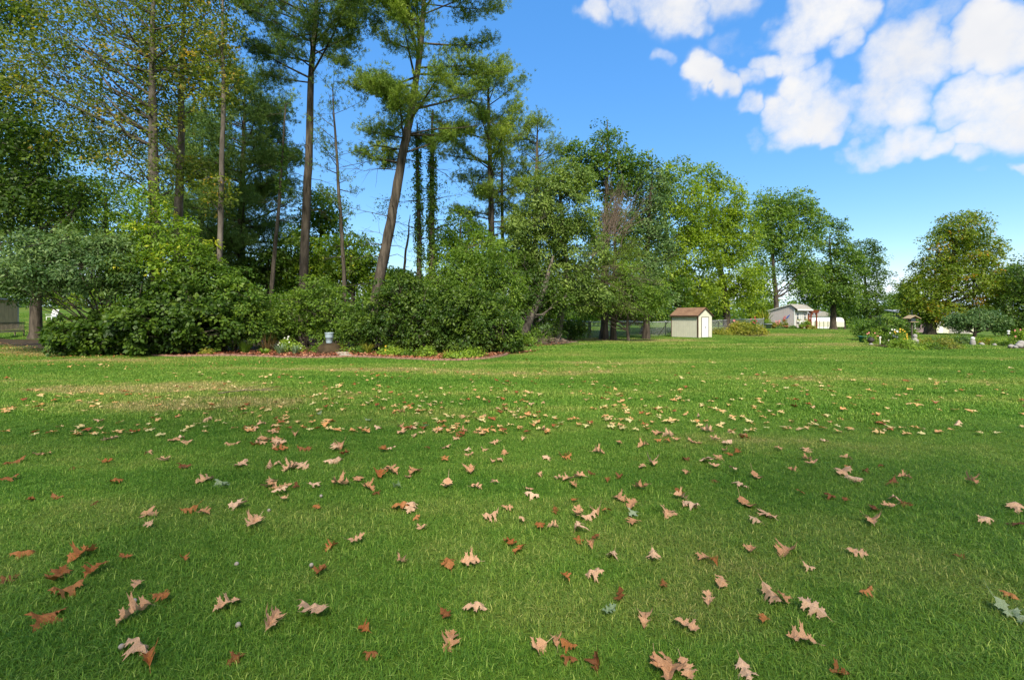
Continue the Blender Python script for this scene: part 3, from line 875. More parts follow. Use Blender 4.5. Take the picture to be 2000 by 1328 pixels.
for pts_, r0 in [(((778, 292), (735, 284), (700, 295), (655, 305)), .035), (((774, 318), (735, 312), (690, 322), (650, 330)), .03), (((783, 332), (740, 330), (712, 334), (690, 328)), .022),
                 (((764, 424), (728, 416), (705, 411), (680, 405)), .022), (((800, 262), (850, 252), (905, 250), (960, 240)), .045), (((806, 206), (850, 190), (900, 188), (950, 200)), .045), (((758, 470), (742, 455), (725, 452), (700, 450)), .016), (((788, 310), (830, 320), (870, 340), (905, 372)), .03)]:
    pp_ = np.array([[P(a_, b_, 24 + k_ * .15) for k_, (a_, b_) in enumerate(pts_)]])
    sub = [pp_[0]]; rd_ = [[r0, r0 * .7, r0 * .45, .005]]
    rz = np.random.RandomState(int(pts_[0][1]))
    for _ in range(5):
        f_ = rz.randint(1, 3); b0_ = pp_[0][f_] * rz.rand() + pp_[0][f_ + 1] * .0 + pp_[0][f_] * 0; b0_ = pp_[0][f_] + (pp_[0][f_ + 1] - pp_[0][f_]) * rz.rand()
        dv_ = (pp_[0][3] - pp_[0][0]) * .22 + rz.randn(3) * .35
        sub.append(np.array([b0_, b0_ + dv_ * .35, b0_ + dv_ * .7 + rz.randn(3) * .04, b0_ + dv_])); rd_.append([.010, .008, .006, .003])
    V_, F_ = tubes(np.array(sub), np.array(rd_), 4)
    o_ = build_np('dead_branch', V_, F_, M['bark_dark'], lean)
d = 31
pine('pine_tree', 'light green pine with its trunk bare, right of the ivy trunks', pxpath((962, 640, d), (960, 480, d), (956, 330, d), (952, 180, d), (955, 130, d)),
     [.26, .23, .17, .09, .02], P(0, 470, d)[2], P(0, 140, d)[2], 3.3, 46, 'needle_light', 'bark', 3, group='tall pines over the shrub bed', shape=lambda t: .55 + .5 * math.sin(math.pi * t) if t < .7 else .9 * (1.05 - t) / .35 + .05, tufts=80, per=13, dead=4, tint=.62)
d = 33
pine('pine_tree', 'slender pine with pale straight trunk behind the silvery tree', pxpath((985, 640, d), (983, 500, d), (981, 330, d), (978, 230, d)),
     [.15, .14, .10, .03], P(0, 380, d)[2], P(0, 235, d)[2], 1.9, 22, 'needle', 'bark_grey', 4, group='tall pines over the shrub bed', tufts=40, per=12, dead=4)
pine('pine_tree', 'yellowish pine with a ragged top behind the silvery tree', pxpath((1045, 640, d), (1045, 500, d), (1048, 350, d), (1050, 232, d)),
     [.24, .20, .14, .03], P(0, 500, d)[2], P(0, 240, d)[2], 3.3, 50, 'needle_light', 'bark', 5, group='tall pines over the shrub bed', shape=lambda t: 1.0 - .75 * t, tufts=56, per=13, dead=0, tint=.5)
d = 31
pine('white_pine', 'broad dark green pine with layered branches reaching low', pxpath((472, 650, d), (470, 450, d), (474, 300, d), (478, 160, d)),
     [.30, .24, .15, .03], P(0, 540, d)[2], P(0, 168, d)[2], 4.6, 84, 'needle_dark', 'bark_dark', 6, group=None, shape=lambda t: .35 + .75 * (1 - t) ** .6, tufts=62, per=14, dead=0, plume=.6, nl=.2, nw=.018, tuft_from=.2, rise=.05)
d = 36
pine('white_pine', 'dark pine half hidden behind the two thin left trunks', pxpath((395, 650, d), (392, 400, d), (395, 235, d)),
     [.28, .2, .03], P(0, 500, d)[2], P(0, 240, d)[2], 3.9, 52, 'needle_dark', 'bark_dark', 7, group=None, shape=lambda t: .3 + .75 * (1 - t) ** .6, tufts=50, per=13, dead=0, plume=.6, nl=.2, nw=.02, tuft_from=.2, rise=.05)
# slim half-bare tree between the pines
d = 25
pine('slender_tree', 'slim tree with sparse tufts between the two tall pines', pxpath((675, 650, d), (671, 500, d), (662, 380, d), (655, 270, d), (648, 165, d)),
     [.12, .10, .085, .06, .02], P(0, 430, d)[2], P(0, 170, d)[2], 1.5, 20, 'needle', 'bark', 8, cat='tree', group=None, shape=lambda t: .75 + .3 * t, tufts=26, per=9, dead=8, plume=.35, tint=.35)

def bare(name, label, path, rads, seed, nb, L, zlo, bark='bark', cat='tree', ivy=None, ivyz=None, ivy_n=0, ivyr=.25):
    r = np.random.RandomState(seed + 40)
    root = empty(name, (path[0][0], path[0][1], float(H(path[0][0], path[0][1]))), label, cat)
    path = [np.array(p, float) for p in path]; path[0][2] = float(H(path[0][0], path[0][1])) - .12
    q, rr, Vt, Ft = trunk_mesh(path, rads, 8, seed, wob=.02)
    build_np('trunk', Vt, Ft, M[bark], root, smooth_sh=True)
    DP, DR = [], []
    for i in range(nb):
        z = r.uniform(zlo, q[-1, 2]); j = int(np.argmin(np.abs(q[:, 2] - z))); s = q[j]; az = r.uniform(0, 6.28); l = L * r.uniform(.3, 1.1)
        dr = np.array([math.cos(az), math.sin(az) * .7, r.uniform(-.1, .5)])
        DP.append([s, s + dr * l * .35, s + dr * l * .7 + np.array([0, 0, -.04 * l]), s + dr * l]); DR.append([max(.008, rr[j] * .3), .011, .007, .003])
        for _ in range(3):
            f = r.uniform(.3, .95); b0 = s + dr * l * f; e = b0 + (dr * .6 + r.randn(3) * .6) * l * .35
            DP.append([b0, b0 * .66 + e * .34, b0 * .33 + e * .67 + np.array([0, 0, -.02]), e]); DR.append([.008, .006, .004, .002])
    V2, F2 = tubes(np.array(DP), np.array(DR), 4)
    build_np('branches', V2, F2, M[bark], root)['kind'] = 'stuff'
    if ivy:
        z = r.uniform(ivyz[0], ivyz[1], ivy_n)
        C = np.stack([np.interp(z, q[:, 2], q[:, 0]), np.interp(z, q[:, 2], q[:, 1]), z], 1)
        a = r.uniform(0, 6.28, ivy_n); rad_ = np.interp(z, q[:, 2], rr) + .03
        f = .5 + .5 * np.sin(z * 3.1 + seed) * np.sin(z * 1.7)
        ex = ivyr * (.35 + .8 * r.rand(ivy_n) * f)
        dr = np.stack([np.cos(a), np.sin(a), np.zeros(ivy_n)], 1)
        C = C + dr * (rad_ + ex * .5)[:, None]
        V, tn = leaves_np(C, unit(dr + [0, 0, .4]), .16 * np.ones(ivy_n), 14, .10, .3, r, np.clip(.45 + .2 * r.randn(ivy_n), 0, 1), .4)
        ends = np.array([p_[3] for p_ in DP]) if 'ivy' in name else np.zeros((0, 3))
        if len(ends):
            Ce = np.repeat(ends, 2, 0) + r.randn(len(ends) * 2, 3) * .15
            Ve, te = leaves_np(Ce, unit(r.randn(len(Ce), 3) * .5 + [0, 0, 1]), np.full(len(Ce), .34), 12, .075, .3, r, np.clip(.45 + .2 * r.randn(len(Ce)), 0, 1), .4)
            build_np('foliage', Ve.reshape(-1, 3), np.arange(len(Ve) * 4).reshape(-1, 4), M[ivy], root, tint=te)
        build_np('ivy', V.reshape(-1, 3), np.arange(len(V) * 4).reshape(-1, 4), M[ivy], root, tint=tn)
    return root
d = 24
bare('dead_tree', 'thin broken dead trunk with vines and no crown', pxpath((520, 660, d), (530, 560, d), (541, 430, d), (552, 320, d), (558, 205, d)), [.12, .11, .09, .07, .03], 1, 9, 1.6, 4.5, 'bark', ivy='leaf_deep', ivyz=(8, 10.5), ivy_n=40, ivyr=.12)
d = 27
bare('ivy_clad_tree', 'narrow ivy covered trunk beside the leaning pine', pxpath((818, 650, d), (820, 500, d), (817, 380, d), (815, 240, d)), [.16, .15, .12, .04], 2, 16, 2.2, 5.5, 'bark_dark', ivy='leaf_mid', ivyz=(2.0, 11.5), ivy_n=210, ivyr=.13)
bare('ivy_clad_tree', 'thicker ivy covered trunk with leafy vine to its top', pxpath((842, 650, d), (843, 500, d), (842, 380, d), (845, 215, d)), [.2, .19, .15, .05], 3, 18, 2.6, 6.0, 'bark_dark', ivy='leaf_mid', ivyz=(2.0, 12.5), ivy_n=280, ivyr=.17)
bare('dead_tree', 'small forked bare tree between leaning pine and ivy trunks', pxpath((785, 650, d), (790, 540, d), (797, 470, d), (801, 420, d)), [.09, .08, .06, .02], 4, 7, 1.5, 3.0, 'bark_dark')

# ---- left hand woods
d = 20
tree('locust_tree', 'tall yellowing tree with fine leaves and twin forked stems', pxpath((305, 650, d), (303, 420, d), (298, 260, d), (296, 120, d), (300, -60, d)), [.26, .22, .17, .12, .05],
     [lobe(250, 120, 130, 110, d), lobe(150, 60, 120, 100, d), lobe(330, 30, 90, 110, d), lobe(210, 250, 130, 75, d), lobe(120, 180, 100, 80, d), lobe(290, 330, 95, 55, d), lobe(240, -80, 150, 90, d), lobe(90, -20, 110, 80, d), lobe(60, 130, 90, 90, d)],
     540, 52, .095, .75, 'leaf_locust', 'bark_grey', 11, inner=.3, rough=.4, nlimb=44, flat=.18)
d = 23
tree('locust_tree', 'yellow green tree with pale trunk right of the forked one', pxpath((345, 650, d), (347, 420, d), (352, 250, d), (356, 100, d), (362, -40, d)), [.24, .20, .15, .10, .05],
     [lobe(370, 60, 75, 95, d), lobe(330, 150, 70, 60, d), lobe(400, 130, 50, 50, d), lobe(360, -60, 80, 60, d), lobe(300, 220, 60, 45, d), lobe(390, 330, 55, 30, d)],
     270, 46, .11, .7, 'leaf_locust', 'bark_grey', 12, inner=.3, rough=.4, nlimb=30, flat=.18)
d = 19
tree('slender_tree', 'very thin tall tree with long bare grey stem and light top', pxpath((427, 650, d), (428, 500, d), (431, 350, d), (437, 180, d), (434, 60, d), (438, -60, d)), [.12, .11, .10, .08, .05, .03],
     [lobe(440, 30, 35, 60, d), lobe(415, 110, 40, 45, d), lobe(445, -50, 50, 50, d), lobe(425, 375, 30, 35, d), lobe(452, 160, 22, 30, d), lobe(420, 200, 40, 30, d)],
     110, 40, .10, .5, 'leaf_locust', 'bark_grey', 13, inner=.3, rough=.4, nlimb=22, flat=.2)
d = 21
tree('maple_tree', 'dark green maple with low branches at the lawn edge', pxpath((-90, 700, d), (-80, 500, d), (-60, 300, d), (-50, 100, d)), [.30, .26, .18, .06],
     [lobe(-10, 330, 120, 70, d), lobe(60, 270, 90, 50, d), lobe(20, 410, 120, 55, d), lobe(-60, 200, 110, 90, d), lobe(110, 380, 60, 45, d), lobe(-20, 120, 70, 60, d), lobe(0, 20, 70, 60, d)],
     480, 56, .12, .75, 'leaf_dark', 'bark_grey', 14, inner=.3, nlimb=34)
d = 30
tree('maple_tree', 'maple with thick dark trunk seen below the silvery bush', pxpath((70, 630, d), (72, 560, d), (76, 430, d), (80, 300, d)), [.32, .27, .2, .08],
     [lobe(80, 420, 120, 90, d), lobe(150, 340, 90, 80, d), lobe(20, 330, 100, 90, d), lobe(110, 520, 80, 40, d), lobe(190, 440, 60, 70, d)],
     330, 44, .15, .8, 'leaf_mid', 'bark', 15, nlimb=26)
tree('maple_tree', 'open crowned tree showing sky behind the yellow sapling', pxpath((215, 640, 33), (212, 500, 33), (205, 380, 33)), [.22, .18, .1],
     [lobe(200, 400, 80, 60, 33), lobe(250, 470, 70, 40, 33), lobe(160, 470, 60, 40, 33), lobe(330, 440, 60, 50, 33)],
     170, 40, .15, .8, 'leaf_deep', 'bark_dark', 16, nlimb=22)
d = 18.5
tree('sapling', 'bright yellow green young tree rising over the dark shrubs', pxpath((300, 690, d), (300, 560, d), (296, 450, d), (292, 360, d)), [.07, .06, .04, .015],
     [lobe(290, 400, 42, 42, d), lobe(330, 455, 60, 42, d), lobe(262, 465, 48, 40, d), lobe(370, 490, 50, 32, d), lobe(300, 520, 75, 35, d)],
     240, 40, .11, .36, 'leaf_lime', 'bark_dark', 17, nlimb=24, tint=(.45, .25), droop=.7, aspect=.4)
d = 17.6
bush('silvery_shrub', 'large silvery green shrub arching over dark gap at left', [lobe(170, 520, 95, 45, d), lobe(60, 530, 100, 48, d), lobe(250, 550, 55, 38, d), lobe(-40, 520, 80, 50, d), lobe(110, 480, 90, 36, d), lobe(210, 480, 60, 30, d)], 560, 52, .095, .36, 'leaf_blue', 21, base=tuple(gp(232, 17.9)[:2]), cat='shrub', nst=14, droop=.55, zmin=.9, aspect=.4, nlimb=30, inner=.35)
d = 17.8
bush('dark_shrub', 'dense dark broad leaved shrub just behind the edging', [lobe(300, 630, 85, 55, d), lobe(215, 650, 75, 38, d), lobe(150, 655, 50, 28, d), lobe(385, 625, 75, 58, d), lobe(350, 585, 60, 40, d)], 560, 50, .105, .28, 'leaf_dark', 22, aspect=.75, inner=.55)
d = 18.6
bush('green_shrub', 'rounded mid green shrub right of the dark broad leaved one', [lobe(455, 590, 60, 60, d), lobe(420, 545, 50, 35, d), lobe(490, 620, 40, 48, d), lobe(380, 530, 50, 35, d)], 380, 50, .085, .28, 'leaf_deep', 23, inner=.55, tint=(.6, .22))
d = 22
bush('thicket_shrub', 'yellowish green thicket behind the pale bucket', [lobe(570, 610, 60, 45, d), lobe(620, 580, 50, 45, d), lobe(660, 620, 60, 45, d), lobe(540, 640, 45, 30, d)], 380, 48, .09, .32, 'leaf_mid', 24, inner=.5)
d = 19.6
bush('dark_shrub', 'dense dark shrub right of the pale bucket', [lobe(750, 630, 60, 55, d), lobe(810, 615, 62, 65, d), lobe(790, 565, 50, 32, d), lobe(705, 640, 32, 42, d), lobe(850, 640, 45, 48, d)], 520, 50, .085, .28, 'leaf_dark', 25, inner=.55, tint=(.6, .25))
d = 18.2
bush('dark_shrub', 'tallest dark shrub ending the bed beside the open lawn', [lobe(945, 630, 62, 62, d), lobe(905, 600, 55, 55, d), lobe(990, 650, 32, 42, d), lobe(880, 650, 40, 45, d)], 520, 50, .08, .26, 'leaf_dark', 26, inner=.55, tint=(.62, .25))
d = 22.5
bush('green_shrub', 'tall light green shrub with drooping leaves behind the dark shrubs', [lobe(905, 530, 55, 55, d), lobe(950, 510, 50, 50, d), lobe(870, 570, 45, 40, d), lobe(980, 560, 40, 40, d)], 380, 46, .115, .36, 'leaf_mid', 27, inner=.5, droop=.7, aspect=.35)
d = 28
tree('small_tree', 'yellow green tree standing behind the ivy trunks', pxpath((900, 640, d), (898, 520, d), (900, 430, d)), [.12, .1, .04],
     [lobe(905, 460, 50, 50, d), lobe(880, 500, 40, 40, d), lobe(935, 490, 40, 45, d)], 190, 44, .12, .5, 'leaf_lime', 'bark', 28, tint=(.3, .18))
d = 33
tree('small_tree', 'light leaved tree between dead trunk and slender tree', pxpath((625, 640, d), (625, 500, d), (628, 400, d)), [.16, .12, .04],
     [lobe(630, 400, 40, 42, d), lobe(600, 450, 35, 40, d), lobe(650, 440, 28, 35, d)], 130, 40, .15, .6, 'leaf_lime', 'bark', 29, inner=.3, tint=(.3, .15))
d = 31
tree('small_tree', 'bright green tree filling the gap right of the straight pine', pxpath((690, 640, d), (690, 540, d), (692, 470, d)), [.16, .12, .04],
     [lobe(700, 498, 42, 46, d), lobe(650, 510, 50, 52, d), lobe(718, 540, 30, 34, d), lobe(610, 535, 45, 50, d)], 360, 42, .14, .6, 'leaf_lime', 'bark', 30, tint=(.42, .2))
d = 30
tree('small_tree', 'low bushy tree below the sky gap left of ivy trunks', pxpath((770, 650, d), (770, 580, d), (772, 530, d)), [.12, .1, .04],
     [lobe(770, 545, 45, 25, d), lobe(820, 560, 40, 30, d), lobe(740, 570, 30, 25, d)], 170, 40, .14, .5, 'leaf_lime', 'bark', 31, tint=(.4, .2))
tree('small_tree', 'dark leaved tree between dead trunk and dark pine', pxpath((520, 650, d), (520, 560, d), (525, 500, d)), [.14, .1, .04],
     [lobe(525, 520, 55, 45, d), lobe(570, 480, 40, 40, d), lobe(470, 540, 50, 35, d)], 200, 42, .15, .6, 'leaf_deep', 'bark', 32)

# ---- middle group by the open lawn
d = 27
tree('pear_tree', 'silvery leaved tree leaning over a pale slanting trunk', pxpath((1082, 668, d), (1096, 620, d), (1110, 560, d), (1100, 450, d), (1090, 340, d)), [.24, .21, .18, .13, .04],
     [lobe(1090, 400, 80, 70, d), lobe(1050, 460, 60, 60, d), lobe(1130, 480, 60, 60, d), lobe(1090, 540, 70, 45, d), lobe(1150, 570, 45, 35, d), lobe(1030, 540, 45, 50, d), lobe(1110, 350, 45, 35, d), lobe(1010, 490, 40, 40, d)],
     820, 54, .105, .48, 'leaf_pear', 'bark_grey', 41, nlimb=36)
tree('leaning_tree', 'dark leaning tree with slanting trunk at the shrub end', pxpath((1012, 668, 25), (1035, 620, 25), (1062, 570, 25.4), (1080, 500, 26)), [.22, .2, .16, .06],
     [lobe(1050, 560, 50, 40, 25.5), lobe(1020, 590, 40, 25, 25.5), lobe(1080, 590, 40, 25, 26), lobe(1000, 520, 45, 45, 26)],
     230, 46, .10, .42, 'leaf_dark', 'bark_grey', 42)
d = 33
tree('broadleaf_tree', 'dark green tree with the highest pointed top mid scene', pxpath((1180, 650, d), (1182, 480, d), (1184, 350, d), (1186, 235, d)), [.26, .2, .13, .03],
     [lobe(1185, 280, 32, 42, d), lobe(1150, 320, 38, 38, d), lobe(1235, 320, 40, 32, d), lobe(1200, 350, 65, 45, d), lobe(1120, 300, 25, 30, d), lobe(1190, 450, 60, 60, d), lobe(1150, 540, 60, 50, d)],
     520, 40, .14, .55, 'leaf_deep', 'bark', 43, nlimb=34, inner=.3, rough=.4)
tree('broadleaf_tree', 'bluish green tree right of the brown dead branches', pxpath((1262, 650, d), (1262, 520, d), (1270, 400, d), (1275, 330, d)), [.24, .2, .12, .03],
     [lobe(1270, 370, 42, 50, d), lobe(1255, 440, 45, 50, d), lobe(1240, 520, 55, 45, d), lobe(1290, 480, 30, 50, d), lobe(1265, 570, 50, 35, d)],
     470, 44, .12, .5, 'leaf_blue', 'bark_dark', 44, nlimb=30)
tree('spruce_tree', 'drooping olive green conifer under the brown dead branches', pxpath((1198, 655, 30), (1200, 560, 30), (1202, 440, 30)), [.2, .16, .04],
     [lobe(1200, 500, 52, 42, 30), lobe(1230, 480, 35, 30, 30), lobe(1190, 570, 50, 35, 30), lobe(1230, 590, 35, 25, 30)],
     280, 46, .12, .5, 'needle_light', 'bark', 45, cat='conifer', aspect=.16, droop=.9, tint=(.35, .2))
tree('small_tree', 'fresh green low tree under the brown dead branches', pxpath((1228, 655, 28.6), (1226, 610, 28.6), (1222, 560, 28.6)), [.09, .07, .03],
     [lobe(1200, 575, 52, 36, 28.6), lobe(1250, 585, 46, 32, 28.6), lobe(1150, 585, 36, 28, 28.6), lobe(1225, 535, 34, 26, 28.6), lobe(1285, 570, 24, 34, 28.6)],
     330, 46, .09, .38, 'leaf_mid', 'bark_dark', 48, tint=(.55, .22))
# brown dead branch fan
def brush(name, label, base, n, L, az, el, spread, mat, cat, seed, rad=.018):
    r = np.random.RandomState(seed)
    root = empty(name, tuple(base), label, cat)
    DP, DR = [], []
    for i in range(n):
        a = az + r.normal(0, spread); e = el + r.normal(0, spread * .7); l = L * r.uniform(.5, 1.1)
        dr = np.array([math.cos(a) * math.cos(e), math.sin(a) * math.cos(e), math.sin(e)])
        s = base + r.randn(3) * .35
        DP.append([s, s + dr * l * .35 + r.randn(3) * .05, s + dr * l * .7 + r.randn(3) * .12, s + dr * l + r.randn(3) * .2]); DR.append([rad, rad * .7, rad * .45, .004])
        for _ in range(5):
            f = r.uniform(.25, .95); b0 = s + dr * l * f; e_ = b0 + (dr + r.randn(3) * .45) * l * .3
            DP.append([b0, b0 * .66 + e_ * .34, b0 * .33 + e_ * .67 + r.randn(3) * .03, e_]); DR.append([.010, .008, .006, .004])
    V2, F2 = tubes(np.array(DP), np.array(DR), 3)
    o = build_np('branches', V2, F2, M[mat], root); o['kind'] = 'stuff'
    return root
q_ = P(1185, 470, 29.5)
root = brush('dead_tree', 'tangle of bare brown dead branches between the green trees', q_, 60, 3.7, math.radians(35), math.radians(62), .36, 'twig_dead', 'dead tree', 5, .02)
Vt, Ft = tubes(np.array([[gp(1180, 31) - (0, 0, .1), P(1182, 560, 30.8), P(1184, 500, 30.2), q_]]), np.array([[.12, .1, .08, .05]]), 8)
build_np('trunk', Vt, Ft, M['bark'], root)
brush('dead_branch', 'grey brown dead twigs hanging low over the wire fence', P(1160, 540, 29), 55, 3.4, math.radians(-10), math.radians(-18), .4, 'twig_dead', 'dead branch', 6, .014)
# brush pile by the leaning trunk
def brush_pile(name, label, base, n, seed):
    r = np.random.RandomState(seed)
    root = empty(name, tuple(base), label, 'brush pile')
    for i in range(n):
        a = r.uniform(0, math.pi); l = r.uniform(.5, 1.5); c = base + np.array([r.normal(0, .7), r.normal(0, .3), .06 + abs(r.normal(0, .16))])
        dr = np.array([math.cos(a), math.sin(a) * .5, r.normal(0, .15)])
        Vt, Ft = tubes(np.array([[c - dr * l / 2, c + r.randn(3) * .04, c + dr * l / 2]]), np.array([[.022, .018, .008]]) * r.uniform(.7, 1.5), 5)
        build_np('stick', Vt, Ft, M['twig_dead'], root)
    return root
brush_pile('brush_pile', 'heap of cut brown branches below the pale slanting trunk', gp(1076, 24.5), 34, 3)
bush('weedy_shrub', 'olive weeds around the slanting trunks beside the lawn', [lobe(1040, 655, 30, 22, 25.5), lobe(1070, 640, 25, 22, 26.5), lobe(1020, 670, 30, 18, 23)], 150, 40, .07, .28, 'leaf_mid', 46, nst=5, tint=(.4, .25))
bush('weedy_shrub', 'shaded weeds under the trees at the left end of the fence', [lobe(1125, 640, 25, 18, 31), lobe(1100, 635, 20, 16, 31)], 90, 40, .08, .3, 'leaf_deep', 47, nst=5)

# ---- maples behind the cream shed
def bigtree(name, label, px, base_d, lobes, ncl, per, leaf, clr, mat, seed, tw=.28, top=None, **kw):
    L = np.array(lobes); zt = L[:, 2].max() + .3
    x, y = gp(px, base_d)[:2]
    j = int(L[:, 2].argmax())
    b = np.array([x, y, 0.])
    t_ = np.array([L[j, 0], L[j, 1], zt])
    m1 = b * .75 + t_ * .25; m1[0] = x * .9 + t_[0] * .1
    return tree(name, label, [b, m1, b * .45 + t_ * .55, t_], [tw, tw * .85, tw * .55, .04], lobes, ncl, per, leaf, clr, mat, seed=seed, **kw)
d = 44
bigtree('maple_tree', 'large bright green maple behind the left end of cream shed', 1325, d, [lobe(1330, 370, 50, 60, d), lobe(1310, 440, 65, 60, d), lobe(1350, 490, 55, 55, d), lobe(1300, 530, 60, 45, d), lobe(1365, 420, 40, 50, d), lobe(1290, 350, 25, 30, d), lobe(1340, 570, 60, 35, d)], 620, 46, .17, .75, 'leaf_maple', 51, .38, bark='bark_dark', nlimb=36)
bigtree('maple_tree', 'bright green maple behind the right end of cream shed', 1420, 46, [lobe(1420, 390, 40, 50, 46), lobe(1400, 450, 50, 50, 46), lobe(1445, 450, 42, 60, 46), lobe(1430, 530, 55, 50, 46), lobe(1395, 570, 50, 35, 46), lobe(1380, 350, 28, 30, 46), lobe(1465, 560, 25, 40, 46)], 560, 46, .17, .75, 'leaf_maple', 52, .36, bark='bark_dark', nlimb=36, tint=(.55, .2))
bigtree('broadleaf_tree', 'shaded dark tree over the fence left of the cream shed', 1255, 42, [lobe(1250, 590, 60, 30, 42), lobe(1290, 600, 40, 25, 42), lobe(1310, 560, 40, 30, 42), lobe(1210, 590, 45, 28, 42), lobe(1160, 585, 40, 30, 42)], 330, 44, .15, .65, 'leaf_deep', 53, .25, bark='bark_dark')
d = 60
bigtree('broadleaf_tree', 'open green tree with dark stems behind the lilac cottage', 1517, d, [lobe(1503, 402, 34, 36, d), lobe(1555, 402, 38, 38, d), lobe(1488, 460, 34, 55, d), lobe(1520, 440, 40, 45, d), lobe(1545, 480, 45, 50, d), lobe(1590, 430, 22, 35, d), lobe(1570, 540, 40, 35, d), lobe(1490, 540, 30, 34, d)], 620, 42, .2, .85, 'leaf_mid', 54, .35, bark='bark_dark', nlimb=40, inner=.35)
d = 57
d = 64
bigtree('shade_tree', 'dark green shade tree on short thick trunk right of cottage', 1628, 64, [lobe(1620, 462, 34, 46, d), lobe(1645, 520, 44, 48, d), lobe(1605, 555, 54, 42, d), lobe(1655, 575, 35, 32, d), lobe(1595, 572, 40, 24, d), lobe(1580, 530, 28, 30, d)], 520, 44, .2, .8, 'leaf_deep', 55, .42, bark='bark_dark', tint=(.5, .2))
d = 70
bigtree('broadleaf_tree', 'dark crowned tree right of the shade tree', 1692, d, [lobe(1688, 500, 36, 36, d), lobe(1708, 550, 30, 38, d), lobe(1680, 590, 35, 30, d), lobe(1700, 600, 28, 25, d)], 280, 42, .2, .8, 'leaf_dark', 56, .3, bark='bark_dark', tint=(.6, .2), nlimb=22)
d = 45
bigtree('turning_maple', 'round maple turning yellow orange over the mauve house', 1815, 45, [lobe(1880, 445, 48, 38, d), lobe(1845, 470, 38, 40, d), lobe(1920, 480, 38, 35, d), lobe(1830, 530, 42, 40, d), lobe(1880, 550, 60, 40, d), lobe(1935, 570, 42, 42, d), lobe(1800, 570, 42, 38, d), lobe(1850, 610, 75, 24, d), lobe(1775, 555, 16, 20, d), lobe(1960, 560, 28, 34, d), lobe(1900, 520, 55, 38, d), lobe(1795, 600, 36, 22, d)], 960, 44, .15, .62, 'leaf_autumn', 57, .44, bark='bark', tint=(.42, .22), nlimb=40, inner=.4)
d = 36
bigtree('small_tree', 'low silvery green tree below the turning maple', 1903, d, [lobe(1920, 620, 32, 18, d), lobe(1885, 628, 28, 14, d), lobe(1950, 628, 20, 18, d), lobe(1865, 622, 16, 10, d)], 200, 44, .10, .38, 'leaf_blue', 58, .1, bark='bark_dark', tint=(.4, .2))
d = 42
bigtree('evergreen_tree', 'dense dark evergreen beyond the path end', 2010, d, [lobe(2000, 545, 36, 42, d), lobe(1990, 600, 34, 40, d), lobe(2040, 590, 50, 60, d), lobe(1995, 640, 35, 22, d)], 340, 44, .14, .6, 'leaf_dark', 59, .3, bark='bark_dark', cat='evergreen tree')
d = 30.5
bush('round_bush', 'wide rounded dark green bush in front of the island bed', [lobe(1725, 640, 42, 24, d), lobe(1760, 642, 28, 20, d), lobe(1700, 645, 22, 18, d)], 260, 46, .08, .28, 'leaf_deep', 60, nst=9, inner=.6, zmin=.15, tint=(.55, .22))
# farther trees, each one a thing
fr_ = [(1755, 595, 28, 24, 90, 'leaf_mid', 'pale distant tree left of the turning maple'), (1775, 570, 14, 22, 95, 'leaf_maple', 'light green distant tree touching the turning maple'),
       (1650, 600, 26, 22, 120, 'leaf_deep', 'hazy dark tree behind the white metal garage'), (1975, 545, 26, 32, 75, 'leaf_deep', 'green tree peeping out right of the turning maple'),
       (1480, 590, 34, 30, 85, 'leaf_maple', 'yellowish tree behind the wire fence left of the cottage'), (1230, 600, 30, 22, 75, 'leaf_maple', 'sunlit tree far behind the dead branches'),
       (1140, 590, 34, 26, 70, 'leaf_deep', 'distant tree glimpsed past the silvery leaved tree'), (1060, 580, 30, 30, 60, 'leaf_deep', 'far tree glimpsed behind the leaning trunks'),
       (1380, 600, 40, 22, 80, 'leaf_deep', 'shaded tree beyond the fence right of the cream shed'), (560, 560, 40, 40, 62, 'leaf_mid', 'far green tree glimpsed beside the dead trunk'),
       (140, 565, 60, 30, 80, 'leaf_maple', 'sunlit tree beyond the left lawn opening'), (300, 560, 60, 40, 75, 'leaf_deep', 'far tree hidden behind the dark shrubs'),
       (10, 560, 60, 40, 85, 'leaf_deep', 'far dark tree above the tan outbuilding')]
for i, (px, py, rx, ry, dd, mt, lb) in enumerate(fr_):
    bigtree('distant_tree', lb, px, dd, [lobe(px, py, rx, ry, dd), lobe(px - rx * .6, py + ry * .5, rx * .7, ry * .6, dd), lobe(px + rx * .6, py + ry * .6, rx * .7, ry * .6, dd)], 130, 40, .28, 1.1, mt, 70 + i, .25, bark='bark_dark', nlimb=14, twigs=False, group='far trees beyond the gardens')

# woodland belt closing the view
def treeline():
    r = np.random.RandomState(77); C = []
    for a in np.arange(-52, 54, .9):
        an = math.radians(a + r.uniform(-.4, .4)); dd = r.uniform(125, 165)
        x, y = math.sin(an) * dd / math.cos(an) * .9, dd
        hh = r.uniform(6.5, 10.5) if a < 38 else r.uniform(5, 8)
        z0 = float(H(x, y))
        for _ in range(26):
            dv = r.randn(3); dv /= np.linalg.norm(dv)
            C.append([x + dv[0] * 4.2, y + dv[1] * 3, z0 + hh * .5 + dv[2] * hh * .55])
    C = np.array(C); n = len(C)
    V, tn = leaves_np(C, unit(r.randn(n, 3) * .5 + [0, -.3, .7]), r.uniform(1.1, 2, n), 24, .6, .25, r, np.clip(.5 + .22 * r.randn(n), 0, 1), .4)
    o = build_np('treeline', V.reshape(-1, 3), np.arange(len(V) * 4).reshape(-1, 4), M['leaf_mid'], tint=tn)
    tag(o, 'far belt of woodland closing the view', kind='stuff')
treeline()

